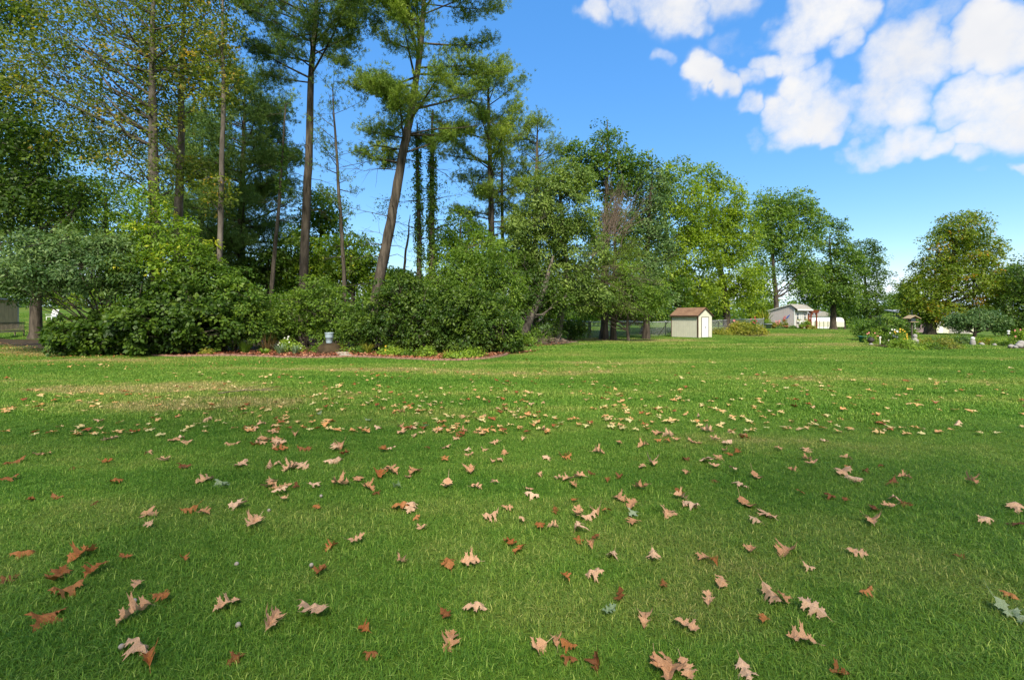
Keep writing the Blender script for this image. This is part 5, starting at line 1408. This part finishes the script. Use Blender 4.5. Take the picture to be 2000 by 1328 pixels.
# ------------------------------------------------------------------ lilac cottage with pergola
th = math.radians(59)
cx0, cy0 = (1552.5 - 1000) / F * 57.5, 57.5; cz = 1.5 - (640 - 618) / F * 57.5
C1 = (cx0, cy0, cz); fr = panel_frame(C1, th)
LW, GW = 3.3, 3.0      # side wall length, front width
zf, zr, zb, ar = 2.28, 2.92, 2.12, .45
root = empty('garden_cottage', C1, 'lilac grey garden cottage with white french doors and flower boxes', 'cottage')
prof = [(0, .0), (LW, .0), (LW, zb), (ar, zr - .10), (0, zf)]
MB().prism([fr(a, 0, z_) for a, z_ in prof], [fr(a, .08, z_) for a, z_ in prof]).build('side_wall', M['mauve'], root)
MB().prism([fr(a, GW - .08, z_) for a, z_ in prof], [fr(a, GW, z_) for a, z_ in prof]).build('side_wall', M['mauve'], root)
MB().box(fr, 0, .08, .082, GW - .082, 0, zf - .02).build('front_wall', M['mauve'], root)
MB().box(fr, LW - .08, LW, .082, GW - .082, 0, zb - .02).build('back_wall', M['mauve'], root)
mb = MB()
n = int(LW / .3)
for i in range(1, n + 1):
    a = i * LW / (n + 1); zt = np.interp(a, [0, ar, LW], [zf, zr - .1, zb]) - .1
    mb.box(fr, a - .012, a + .012, -.012, -.001, .02, zt)
mb.build('battens', M['mauve'], root)['kind'] = 'stuff'
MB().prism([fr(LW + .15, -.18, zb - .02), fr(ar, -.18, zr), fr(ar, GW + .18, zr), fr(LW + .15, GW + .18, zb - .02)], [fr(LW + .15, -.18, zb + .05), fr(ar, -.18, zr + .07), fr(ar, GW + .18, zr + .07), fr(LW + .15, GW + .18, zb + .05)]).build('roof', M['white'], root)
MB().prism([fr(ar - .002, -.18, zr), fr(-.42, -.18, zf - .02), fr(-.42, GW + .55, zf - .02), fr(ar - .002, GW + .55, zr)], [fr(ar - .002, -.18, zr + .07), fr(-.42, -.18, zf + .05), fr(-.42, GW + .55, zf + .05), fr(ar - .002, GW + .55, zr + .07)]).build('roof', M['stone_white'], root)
MB().box(fr, -.46, -.422, -.2, GW + .57, zf - .12, zf + .06).build('fascia', M['white'], root)
MB().box(fr, -.02, .09, -.022, -.002, 0, zf + .02).box(fr, -.022, -.002, 0, .09, 0, zf - .1).build('corner_trim', M['white'], root)
MB().box(fr, LW - .09, LW + .01, -.022, -.002, 0, zb - .04).build('corner_trim', M['white'], root)
MB().box(fr, -.022, -.002, GW - .1, GW, 0, zf - .1).build('corner_trim', M['white'], root)
for k, b0 in enumerate((.32, 2.08)):
    w_ = MB().box(fr, -.035, -.003, b0, b0 + .07, .95, 1.95).box(fr, -.035, -.003, b0 + .53, b0 + .60, .95, 1.95).box(fr, -.035, -.003, b0 + .071, b0 + .529, 1.88, 1.95).box(fr, -.035, -.003, b0 + .071, b0 + .529, .95, 1.02).box(fr, -.033, -.005, b0 + .071, b0 + .529, 1.42, 1.47).build('window', M['white'], root)
    MB().box(fr, -.016, -.004, b0 + .072, b0 + .528, 1.025, 1.415).box(fr, -.016, -.004, b0 + .072, b0 + .528, 1.475, 1.875).build('pane', M['glass'], w_)
    MB().box(fr, -.22, -.037, b0, b0 + .6, .72, .90).build('flower_box', M['white'], w_)
    c = fr(-.14, b0 + .3, .90)
    r2 = np.random.RandomState(k); Cn = np.array(c) + r2.randn(30, 3) * [.13, .13, .06] + [0, 0, .08]
    V, tn = leaves_np(Cn, unit(r2.randn(30, 3) + [0, 0, 1]), np.full(30, .09), 10, .05, .4, r2, np.clip(.6 + .2 * r2.randn(30), 0, 1))
    build_np('box_flowers', V.reshape(-1, 3), np.arange(len(V) * 4).reshape(-1, 4), M['leaf_golden'], w_, tint=tn)
dd = MB()
for b0 in (1.0, 1.46):
    dd.box(fr, -.03, -.003, b0 + .03, b0 + .10, .08, 1.98).box(fr, -.03, -.003, b0 + .37, b0 + .43, .08, 1.98).box(fr, -.03, -.003, b0 + .101, b0 + .369, .08, .62).box(fr, -.03, -.003, b0 + .101, b0 + .369, 1.9, 1.98)
dd = dd.build('french_door', M['white'], root)
MB().box(fr, -.014, -.003, 1.132, 1.368, .622, 1.898).box(fr, -.014, -.003, 1.592, 1.828, .622, 1.898).build('pane', M['galv'], dd)
MB().box(fr, -.05, -.031, 1.385, 1.41, .95, 1.05).build('handle', M['dark_trim'], dd)
MB().box(fr, -.6, -.05, .95, 1.95, -.05, .07).build('step', M['stone'], root)
# butterfly ornament on the side wall
oc = fr(1.05, -.03, 1.2)
root = empty('wall_ornament', oc, 'pink and blue butterfly shaped ornament on the cottage side wall', 'ornament')
def wing(pts, mat, nm):
    MB().prism([fr(1.05 + a, -.055, 1.2 + z_) for a, z_ in pts], [fr(1.05 + a, -.035, 1.2 + z_) for a, z_ in pts]).build(nm, M[mat], root)
wing([(0, 0), (-.12, .22), (-.5, .5), (-.42, .28), (-.18, -.02)], 'blue', 'wing'); wing([(.02, 0), (.3, .18), (.38, -.05), (.15, -.16)], 'flower_pink', 'wing')
wing([(.04, -.18), (.36, -.12), (.42, -.34), (.1, -.42)], 'flower_red', 'wing'); wing([(-.02, .03), (.01, .25), (.16, .32), (.18, .1)], 'flower_pink', 'wing')
# pergola right of the cottage
root = empty('pergola', fr(.3, GW + .6, 0), 'red brown timber pergola attached to the right of cottage', 'pergola')
for a, b_ in ((-.1, GW + .72), (-.1, GW + 2.15), (1.9, GW + 2.15), (1.9, GW + .72)):
    MB().box(fr, a - .07, a + .07, b_ - .07, b_ + .07, -.15, 1.86).build('post', M['redwood'], root)
for a in (-.2, 1.9):
    MB().box(fr, a, a + .09, GW + .1, GW + 2.5, 1.862, 2.12).build('beam', M['redwood'], root)
for k in range(7):
    b_ = GW + .2 + k * .36
    MB().box(fr, -.45, 2.3, b_, b_ + .06, 2.122, 2.26).build('rafter', M['redwood'], root)
MB().box(fr, .0, .04, GW + .2, GW + .62, 0.02, 1.8).build('side_panel', M['redwood'], root)
for k in range(2):
    MB().bar(fr(-.1, GW + 2.08 - k * 1.28, 1.45), fr(-.1, GW + 1.75 - k * .62, 1.86), .07).build('brace', M['redwood'], root)

# ------------------------------------------------------------------ far buildings
b = gp(1625, 100); b[2] = 1.5 - (638.5 - 618) / F * 100
root = empty('metal_garage', tuple(b), 'long white metal garage behind the dark shade tree trunk', 'garage')
fr = panel_frame((((1649) - 1000) / F * 100, 100., b[2]), math.radians(12))
LG, WG, HG = 6.6, 3.6, 1.15
arc = [(0, 0), (0, HG), (.25, HG + .45), (.95, HG + .78), (WG / 2, HG + .85), (WG - .95, HG + .78), (WG - .25, HG + .45), (WG, HG), (WG, 0)]
MB().prism([fr(0, b_, z_) for b_, z_ in arc], [fr(.05, b_, z_) for b_, z_ in arc]).build('end_wall', M['white'], root)
MB().box(fr, .05, LG, .0, .05, 0, HG).build('side_wall', M['cream'], root)
mb = MB()
for (p_, q_) in zip(arc[1:-2], arc[2:-1]):
    mb.prism([fr(.02, p_[0], p_[1]), fr(.02, q_[0], q_[1]), fr(.02, q_[0], q_[1] + .05), fr(.02, p_[0], p_[1] + .05)], [fr(LG, p_[0], p_[1]), fr(LG, q_[0], q_[1]), fr(LG, q_[0], q_[1] + .05), fr(LG, p_[0], p_[1] + .05)])
mb.build('roof', M['white'], root)
mb = MB()
for k in range(5): mb.box(fr, .06, LG, -.02, -.001, .18 + k * .2, .20 + k * .2)
mb.build('siding_ribs', M['white'], root)['kind'] = 'stuff'
b = gp(1612, 120)
root = empty('white_house', tuple(b), 'white house gable rising behind the metal garage', 'house')
fr = WF(b)
MB().box(fr, -3.2, 3.0, 0, 6, 0, 2.2 + 1).build('wall', M['white'], root)
MB().prism([fr(-3.5, -.3, 3.2), fr(3.3, -.3, 3.2), fr(-.6, -.3, 4.5)], [fr(-3.5, 6.3, 3.2), fr(3.3, 6.3, 3.2), fr(-.6, 6.3, 4.5)]).build('roof', M['stone_white'], root)
w_ = MB().box(fr, .6, 1.6, -.05, -.01, 1.2, 2.4).build('window', M['white'], root)
MB().box(fr, .7, 1.5, -.07, -.051, 1.3, 2.3).build('pane', M['glass'], w_)

# mauve house and beige garage under the turning maple
d = 62; zb_ = 1.5 - (654.5 - 618) / F * d
x0 = (1779 - 1000) / F * d; fr = WF((x0, d, zb_))
root = empty('mauve_house', (x0, d, zb_), 'mauve sided house with porch half hidden by the turning maple', 'house')
W_ = (1826 - 1779) / F * d
MB().box(fr, 0, W_, .6, 8, 0, 2.7).build('wall', M['mauve_dark'], root)
MB().prism([fr(-.4, -.4, 2.7), fr(W_ + .3, -.4, 2.7), fr(W_ + .3, 4, 3.4), fr(-.4, 4, 3.4)], [fr(-.4, -.4, 2.82), fr(W_ + .3, -.4, 2.82), fr(W_ + .3, 4, 3.52), fr(-.4, 4, 3.52)]).build('roof', M['greypot'], root)
for k, a in enumerate((.05, .62, 2.28)):
    MB().box(fr, a, a + .12, .1, .22, 0, 2.7).build('porch_post', M['white'], root)
for a in (.85, 1.4):
    w_ = MB().box(fr, a, a + .42, .54, .598, .95, 2.1).build('window', M['dark_trim'], root)
    MB().box(fr, a + .05, a + .37, .52, .538, 1.0, 2.05).build('pane', M['glass'], w_)
w_ = MB().box(fr, 2.45, 3.2, .54, .598, 0.05, 2.1).build('door', M['dark_trim'], root)
MB().box(fr, 2.5, 2.55, .50, .539, .95, 1.05).build('handle', M['galv'], w_)
MB().box(fr, 1.7, 2.3, -.1, .5, 0, .3).build('step', M['white'], root)
d = 66; zb_ = 1.5 - (652 - 618) / F * d
x0 = (1828 - 1000) / F * d; W_ = (1902 - 1828) / F * d; fr = WF((x0, d, zb_))
root = empty('beige_garage', (x0, d, zb_), 'beige garage with pale wall behind the silvery small tree', 'garage')
MB().box(fr, 0, W_, 0, 6, 0, 2.0).build('wall', M['cream'], root)
MB().prism([fr(-.2, -.3, 2.0), fr(W_ + .2, -.3, 2.0), fr(W_ + .2, 3, 3.3), fr(-.2, 3, 3.3)], [fr(-.2, -.3, 2.08), fr(W_ + .2, -.3, 2.08), fr(W_ + .2, 3, 3.38), fr(-.2, 3, 3.38)]).build('roof', M['greypot'], root)
MB().box(fr, .35, .95, -.04, -.002, .03, 1.8).build('door', M['white'], root)
MB().box(fr, 1.9, W_ - .6, -.04, -.002, .03, 1.75).build('garage_door', M['stone_white'], root)
MB().box(fr, 1.05, W_, -.06, -.004, 1.86, 1.98).build('fascia', M['dark_trim'], root)

# ------------------------------------------------------------------ far left: outbuilding, bench, white chair
do = 35.0; xo = (-60 - 1000) / F * do; zb_ = float(H(xo, do)) - .3; dep = -xo * F / 967 - do
fr = frame((xo, do, zb_), (0, 1), (-1, 0))
root = empty('tan_outbuilding', (xo, do, zb_), 'tan board outbuilding at the left edge behind low branches', 'outbuilding')
nb_ = 10
for k in range(nb_):
    MB().box(fr, k * dep / nb_ + .006, (k + 1) * dep / nb_ - .006, -.03, 0, 0, 2.9).build('board', M['wood_tan'], root)
MB().box(fr, 0, dep, .002, 3, 0, 2.88).build('wall', M['wood'], root)
MB().box(fr, dep, dep + .12, -.05, .06, 0, 2.9).build('corner_post', M['stone_white'], root)
MB().box(fr, -.2, dep + .25, -.25, 3.2, 2.902, 3.0).build('roof', M['greypot'], root)
# garden bench seen obliquely
p0 = np.array([(-6 - 1000) / F * 29.5, 29.5]); p1 = np.array([(46 - 1000) / F * 31.8, 31.8])
u = (p1 - p0); Lb = np.linalg.norm(u); u = u / Lb; v_ = np.array([-u[1], u[0]]) * 1
zb_ = float(H(*p0))
fr = frame((p0[0], p0[1], zb_), tuple(u), tuple(v_))
root = empty('slatted_bench', (p0[0], p0[1], zb_), 'weathered slatted garden bench in the shade at the left edge', 'bench')
BLn = 2.5
MB().box(fr, 0, BLn, -.03, .02, 1.02, 1.09).build('top_rail', M['wood'], root)
MB().box(fr, 0, BLn, -.03, .02, .46, .52).build('bottom_rail', M['wood'], root)
for k in range(22):
    a = .06 + k * (BLn - .12) / 21
    MB().box(fr, a - .018, a + .018, -.016, .006, .522, 1.018).build('slat', M['wood'], root)
for k in range(5):
    MB().box(fr, 0, BLn, .03 + k * .1, .11 + k * .1, .40, .425).build('seat_slat', M['wood'], root)
for a in (.03, BLn - .08):
    for b_ in (-.03, .46):
        MB().box(fr, a, a + .06, b_, b_ + .06, -.05, .398 if b_ > 0 else .458).build('leg', M['wood'], root)
    MB().box(fr, a - .005, a + .065, .03, .52, .60, .64).build('armrest', M['wood'], root)
# white garden chair far on the left lawn
b = gp(101, 48); fr = WF(b)
root = empty('garden_chair', tuple(b), 'white garden chair on the sunlit lawn seen under the left trees', 'chair')
MB().box(fr, -.3, .3, -.3, .25, .36, .42).build('seat', M['white'], root)
for k in range(5):
    a = -.28 + k * .14
    MB().prism([fr(a - .05, .2, .42), fr(a + .05, .2, .42), fr(a + .05, .24, .42), fr(a - .05, .24, .42)], [fr(a - .05, .45, 1.15), fr(a + .05, .45, 1.15), fr(a + .05, .49, 1.15), fr(a - .05, .49, 1.15)]).build('back_slat', M['white'], root)
for a in (-.3, .24):
    for b_ in (-.3, .18):
        MB().box(fr, a, a + .06, b_, b_ + .06, -.03, .358).build('leg', M['white'], root)
    MB().box(fr, a - .03, a + .09, -.34, .26, .60, .64).build('armrest', M['white'], root)

# ------------------------------------------------------------------ fallen oak leaves
def oak_mesh(seed, simple=False):
    r = random.Random(seed)
    nl = 2 if simple else r.choice((2, 3, 3))
    def side(sgn):
        pts = []
        for k in range(nl):
            t = (.12, .44)[k] if nl == 2 else (.10, .34, .60)[k]
            w = ((.30, .46) if nl == 2 else (.26, .44, .34))[k] * r.uniform(.85, 1.15)
            fw = (.34 if nl == 2 else .25)
            cw = .10 + .05 * r.random()
            pts.append((t, cw * .8))
            pts.append((t + fw * .30, w * .62))
            if not simple: pts.append((t + fw * .30, w * .98)); pts.append((t + fw * .55, w * .80))
            pts.append((t + fw * .80, w * 1.06))
            pts.append((t + fw * .72, w * .60))
            if not simple: pts.append((t + fw * .92, w * .56)); pts.append((t + fw * .80, w * .40))
            pts.append((t + fw * .88, cw))
        return [(a, b * sgn) for a, b in pts]
    R_ = side(1); L_ = side(-1)
    tip = [(.86, .09), (.93, .17), (.935, .08), (1.04, .0), (.935, -.08), (.93, -.17), (.86, -.09)]
    poly = [(.02, .0)] + R_ + tip + L_[::-1]
    size = 1.0
    bm = bmesh.new()
    vs = [bm.verts.new(((a - .5), b, 0)) for a, b in poly]
    f = bm.faces.new(vs)
    bmesh.ops.triangulate(bm, faces=[f], quad_method='BEAUTY', ngon_method='EAR_CLIP')
    if not simple:
        for co, no in (((0, 0, 0), (0, 1, 0)), ((-.22, 0, 0), (1, 0, 0)), ((0, 0, 0), (1, 0, 0)), ((.22, 0, 0), (1, 0, 0)), ((0, .17, 0), (0, 1, 0)), ((0, -.17, 0), (0, 1, 0))):
            bmesh.ops.bisect_plane(bm, geom=bm.verts[:] + bm.edges[:] + bm.faces[:], plane_co=co, plane_no=no)
        st = [bm.verts.new(c) for c in ((-.48, -.010, 0), (-.48, .010, 0), (-.62, .007, .01), (-.62, -.007, .01), (-.74, .005, .03), (-.74, -.005, .03))]
        bm.faces.new((st[0], st[1], st[2], st[3])); bm.faces.new((st[3], st[2], st[4], st[5]))
    if simple: r.seed(seed * 3)
    ca = r.uniform(-.9, 1.6); cb = r.uniform(-.3, 2.0); tw = r.uniform(-1.0, 1.0); ph = r.uniform(0, 10)
    if simple: ca *= .4; cb *= .3; tw *= .3
    for v_ in bm.verts:
        x, y = v_.co.x, v_.co.y
        z_ = ca * x * x * .7 + cb * abs(y) ** 1.5 * .9 + tw * x * y + .13 * mnoise.noise(Vector((x * 4.5 + ph, y * 4.5, ph)))
        if not simple: z_ -= .035 * math.cos(min(1.57, abs(y) * 30)) + 0
        v_.co.z += z_
        v_.co.y *= 1 - .25 * max(0, cb) * abs(y)
    me = bpy.data.meshes.new('oak_leaf'); bm.to_mesh(me); bm.free()
    return me
NV = 22
LM = {}
for mk in ('fall_t', 'fall_o', 'fall_b', 'fall_g'):
    LM[mk] = []
    for k in range(NV):
        me = oak_mesh(100 + k); me.materials.append(M[mk])
        for p_ in me.polygons: p_.use_smooth = False
        LM[mk].append(me)
# (px, py, width in px, colour) read off the photograph; t tan, o orange brown, b dark brown, g pale green
LV = """445,1190,48,t 530,1228,62,t 612,1208,70,t 878,1262,52,t 928,1198,48,t 920,1110,40,t 875,1108,44,o 785,1108,30,t 697,1068,32,t 648,1075,28,o 626,1125,30,b
465,996,42,t 495,1033,42,t 398,1008,26,t 370,1003,30,o 290,1034,26,t 291,1008,34,t 180,985,18,b 160,1090,60,o 186,1121,46,o 130,1165,70,o 95,1212,70,o 262,1208,60,t 272,1272,60,t 288,1300,50,o 315,1178,36,o
50,1083,44,o 110,1135,50,b 14,1136,36,b 245,1096,22,o 360,1101,24,o 268,1153,22,t 710,1238,24,o 725,1282,20,b 463,1293,24,b 870,1212,26,b 1050,1278,42,t 1085,1262,36,t 1110,1275,30,o 1112,1298,30,b 1165,1308,44,b
1310,1316,90,t 1340,1318,44,t 1282,1315,44,t 1455,1321,44,t 1641,1322,36,b 1567,1258,50,t 1588,1204,50,t 1492,1218,30,o 1410,1150,34,t 1384,1180,38,t 1506,1178,52,t 1530,1180,30,t 1259,1215,46,t 1340,1233,46,t 1190,1205,30,g 1212,1175,34,b
1158,1134,40,t 1105,1140,22,o 1295,1147,20,b 1537,1085,52,t 1466,1081,30,t 1374,1097,32,t 1393,1108,24,o 1276,1098,32,t 1196,1092,34,t 1153,1075,22,t 1130,1065,24,o 1128,1043,40,t 1160,1057,24,b 1080,1037,24,t 1054,1038,26,o 1020,1025,20,t 958,1020,34,t 1014,1082,38,o 990,1063,22,b
1000,1072,24,o 1128,1014,36,t 1150,1018,34,t 1165,1005,34,t 1185,1008,22,o 1238,1010,26,g 1236,1027,36,t 1210,980,34,t 1234,994,34,t 1252,960,32,t 1304,1008,42,t 1350,996,36,t 1330,978,30,t 1326,968,22,b 1340,992,24,t 1450,954,34,t 1478,941,30,t 1458,991,40,t 1500,1012,46,t 1475,1026,26,t
1395,944,24,b 1432,928,18,t 1563,968,14,o 1662,940,40,t 1648,932,40,t 1672,950,22,t 1690,928,18,b 1740,948,30,b 1767,940,22,t 1620,978,22,b 1653,982,18,b 1703,1026,52,t 1708,1000,30,b 1735,1000,26,t 1768,992,28,b 1746,985,26,t 1898,946,32,t 1928,1025,36,t 1985,1000,34,t 1985,1032,34,b 1673,1089,34,t
1876,1092,26,b 1578,1117,18,t 1692,1168,24,o 1972,1168,14,o 1980,1208,66,g 1548,925,18,t 1586,916,24,t 1655,900,24,t 1575,886,26,t 1656,923,10,o 1380,910,34,t 1394,920,22,t 1340,930,20,t 1275,913,32,t 1210,938,22,b 1186,943,18,b 1155,930,14,b 1130,938,28,t 1108,942,30,t 1090,941,20,t 1053,934,18,t
1168,890,26,t 1100,893,28,b 1068,899,24,t 1038,976,32,t 1033,962,18,t 990,1003,24,t 965,952,18,t 1122,985,18,o 1120,955,26,t 1085,1005,18,b 920,928,34,t 963,908,18,t 978,905,20,t 930,960,26,t 873,958,34,t 810,930,40,t 797,940,22,t 763,930,36,t 742,938,34,o 700,946,28,t 665,955,38,t 720,963,30,t 735,970,18,b
785,1000,40,o 805,1002,38,t 825,1040,24,t 812,1020,20,o 775,960,18,g 618,998,20,o 614,960,26,t 560,958,20,t 538,960,34,t 545,970,30,t 525,958,30,t 555,985,20,t 530,950,26,t 577,960,14,b 470,915,34,t 525,918,30,t 540,914,20,t 567,922,36,t 590,920,30,t 655,885,28,t 665,880,40,t 660,905,36,t 672,895,22,b 650,910,32,t
400,940,36,t 432,948,30,g 438,957,20,g 360,915,28,b 320,900,30,t 290,885,18,t 210,900,22,o 228,942,26,o 150,910,26,b 112,970,26,b 60,975,20,b 30,900,34,b 80,885,34,t 20,935,30,b 215,855,30,t 262,843,22,o 340,860,30,t 365,865,22,t 405,822,28,t 455,870,30,t 490,845,30,t 520,868,34,t 545,872,34,t 595,884,28,b 500,872,26,o
785,850,26,t 810,855,20,t 855,845,22,t 885,838,22,t 868,905,20,o 905,815,22,t 870,880,24,t 835,882,14,b 965,870,20,t 985,890,20,t 1285,855,28,t 1305,860,26,t 1355,872,30,t 1380,850,30,t 1395,868,22,t 1430,850,22,t 1455,862,22,b 1340,905,18,b 1440,888,16,b 1520,885,18,t 1610,865,22,t 1575,905,22,t 1720,915,16,b 1870,832,22,t"""
rl = random.Random(21)
leaves = []
for tok in LV.split():
    a, b, w_, c = tok.split(','); leaves.append((float(a), float(b), float(w_), c, True))
nh = len(leaves)
while len(leaves) < 300:
    if rl.random() < .35 or len(leaves) < nh + 8: py = rl.uniform(790, 925); px = rl.gauss(880, 430)
    else:
        q0 = rl.choice(leaves[nh:]); px = q0[0] + rl.gauss(0, 32); py = q0[1] + rl.gauss(0, 10)
        if not 780 < py < 930: continue
    if not (-20 < px < 2010): continue
    d = depth_at(py); leaves.append((px, py, .12 * rl.uniform(.7, 1.15) / d * F, rl.choices('tobg', (68, 15, 12, 5))[0], False))
NM = {'t': ('pale tan', 'fall_t'), 'o': ('orange brown', 'fall_o'), 'b': ('dark red brown', 'fall_b'), 'g': ('pale green', 'fall_g')}
ORD = 'nearest,second nearest,third nearest,fourth nearest,fifth nearest,sixth nearest,seventh nearest,eighth nearest,ninth nearest,tenth nearest,eleventh nearest,twelfth nearest,thirteenth nearest,fourteenth nearest,fifteenth nearest,sixteenth nearest,seventeenth nearest,eighteenth nearest,nineteenth nearest,twentieth nearest,twenty-first nearest,twenty-second nearest,twenty-third nearest,twenty-fourth nearest,twenty-fifth nearest,twenty-sixth nearest,twenty-seventh nearest,twenty-eighth nearest,twenty-ninth nearest,thirtieth nearest'.split(',')
LAND = [(90, 'silvery shrub'), (300, 'yellow green sapling'), (430, 'thin grey trunk'), (540, 'broken dead trunk'), (643, 'blue bucket'), (740, 'leaning pine'), (840, 'ivy trunks'), (940, 'tallest dark shrub'), (1080, 'brush pile'), (1170, 'fence corner post'), (1260, 'wire fence'), (1350, 'cream shed'), (1450, 'golden fence plants'), (1545, 'lilac cottage'), (1628, 'shade tree'), (1735, 'round bush'), (1815, 'turning maple'), (1903, 'silvery small tree'), (1985, 'corner rocks')]
leaves.sort(key=lambda L_: -L_[1])
lab, cnt = {}, {}
for i, L_ in enumerate(leaves):
    nm_ = min(LAND, key=lambda q: abs(q[0] - L_[0]))[1]
    k = cnt.get((nm_, L_[3]), 0); cnt[(nm_, L_[3])] = k + 1
    lab[i] = f"{NM[L_[3]][0]} oak leaf, {ORD[k]} of its colour in line with {nm_}"
for i, (px, py, w_, c, hand) in enumerate(leaves):
    d = depth_at(py); x = (px - 1000) / F * d
    z = float(H(x, d))
    size = min(.18, max(.08, w_ / F * d * 1.04))
    me = rl.choice(LM[NM[c][1]])
    o = bpy.data.objects.new('oak_leaf', me); COL.objects.link(o)
    lift = (.034 if c != 'b' else .022) - (.014 if rl.random() < .25 else 0)
    o.location = (x, d, z + lift + rl.uniform(-.004, .012))
    tl_ = .24 if py > 950 else .15
    o.rotation_euler = (rl.gauss(0, tl_), rl.gauss(0, tl_), rl.uniform(0, 6.28))
    if rl.random() < .35: o.rotation_euler[0] += math.pi; o.location.z += .01
    sc = size
    o.scale = (sc, sc * rl.uniform(.8, 1.1), sc)
    l_ = lab[i]
    tag(o, l_, 'leaf', 'fallen oak leaves on the lawn')
# farther leaves too small to tell apart: one mass
def leaf_mass():
    r = np.random.RandomState(8); VV, TT, FF = [], [], []; base = 0
    proto = []
    for k in range(6):
        me = oak_mesh(300 + k, True); me.calc_loop_triangles()
        v = np.array([vv.co[:] for vv in me.vertices]); t_ = np.array([tt.vertices[:] for tt in me.loop_triangles]); proto.append((v, t_)); bpy.data.meshes.remove(me)
    n = 0
    while n < 800:
        py = 702 + 150 * r.rand() ** .8; px = r.normal(930, 520) if r.rand() < .65 else r.uniform(0, 2000)
        if not (-50 < px < 2050): continue
        if mnoise.noise(Vector((px * .006, py * .03, 3))) < -.22: continue
        if px < 1000 and py < 712: continue
        d = depth_at(py); x = (px - 1000) / F * d
        v, t_ = proto[r.randint(6)]; s = .125 * r.uniform(.6, 1.15) * (1 + .02 * max(0, d - 9)); a = r.uniform(0, 6.28); ti, tj = r.normal(0, .14, 2)
        p_ = v * s; p_ = np.c_[p_[:, 0] * math.cos(a) - p_[:, 1] * math.sin(a), p_[:, 0] * math.sin(a) + p_[:, 1] * math.cos(a), p_[:, 2] + ti * p_[:, 0] + tj * p_[:, 1]]
        p_ += (x, d, float(H(x, d)) + .045)
        VV.append(p_); FF.append(t_ + base); base += len(v); TT.append(np.full(len(v), r.choice([r.uniform(.0, .15), r.uniform(.45, 1.0)], p=[.18, .82]))); n += 1
    o = build_np('fallen_leaves', np.vstack(VV), np.vstack(FF), M['litter2'], tint=np.concatenate(TT))
    tag(o, 'countless small tan and brown oak leaves scattered over the far lawn', kind='stuff')
M['litter2'] = leafmat('oak_leaf_far', [(0, (.10, .03, .012)), (.3, (.20, .08, .03)), (.5, (.30, .16, .08)), (1, (.42, .27, .16))], trans=.15)
leaf_mass()

# little puffball mushrooms and a dropped twig in the grass
for k, (px, py, lb) in enumerate([(462, 1110, 'small white puffball left of the big tan leaf pair'), (608, 1113, 'small white puffball touching a dark curled leaf'), (525, 1005, 'pale puffball between tan leaves in mid lawn'), (627, 978, 'tiny pale puffball highest up the lawn'), (237, 1273, 'greyish puffball beside the long curled tan leaf'), (465, 1230, 'white puffball below the tan curled leaf'), (262, 1182, 'pale puffball near the folded tan leaf at left')]):
    d = depth_at(py); x = (px - 1000) / F * d; z = float(H(x, d))
    o = MB().lathe((x, d, z), [(.004, 0), (.005, .014), (.010, .018), (.0125, .025), (.010, .032), (.005, .036), (.001, .037)], 10).build('mushroom', M['mushroom'], None, (x, d, z), True)
    tag(o, lb, 'mushroom', 'white puffballs in the grass')
b = np.array([*gpx(490, 775), 0]); b[2] = float(H(b[0], b[1])) + .05
root = empty('fallen_twig', tuple(b), 'thin forked dead twig lying on the dry grass patch', 'twig')
r_ = np.random.RandomState(3)
V, Fq = tubes(np.array([[b + (-.55, -.1, 0), b + (-.2, .05, .03), b + (.15, -.02, .05), b + (.5, .12, .02)]]), np.array([[.009, .008, .006, .003]]), 5)
build_np('stem', V, Fq, M['twig_dead'], root)
for s_, e_ in (((-.2, .05, .03), (.0, .4, .09)), ((.1, -.02, .05), (.35, -.25, .07)), ((-.35, 0, .01), (-.3, -.3, .05)), ((.2, .0, .05), (.4, .35, .06))):
    V, Fq = tubes(np.array([[b + s_, b + (np.array(s_) + e_) / 2 + (0, .02, .01), b + e_]]), np.array([[.006, .004, .002]]), 4)
    build_np('side_twig', V, Fq, M['twig_dead'], root)
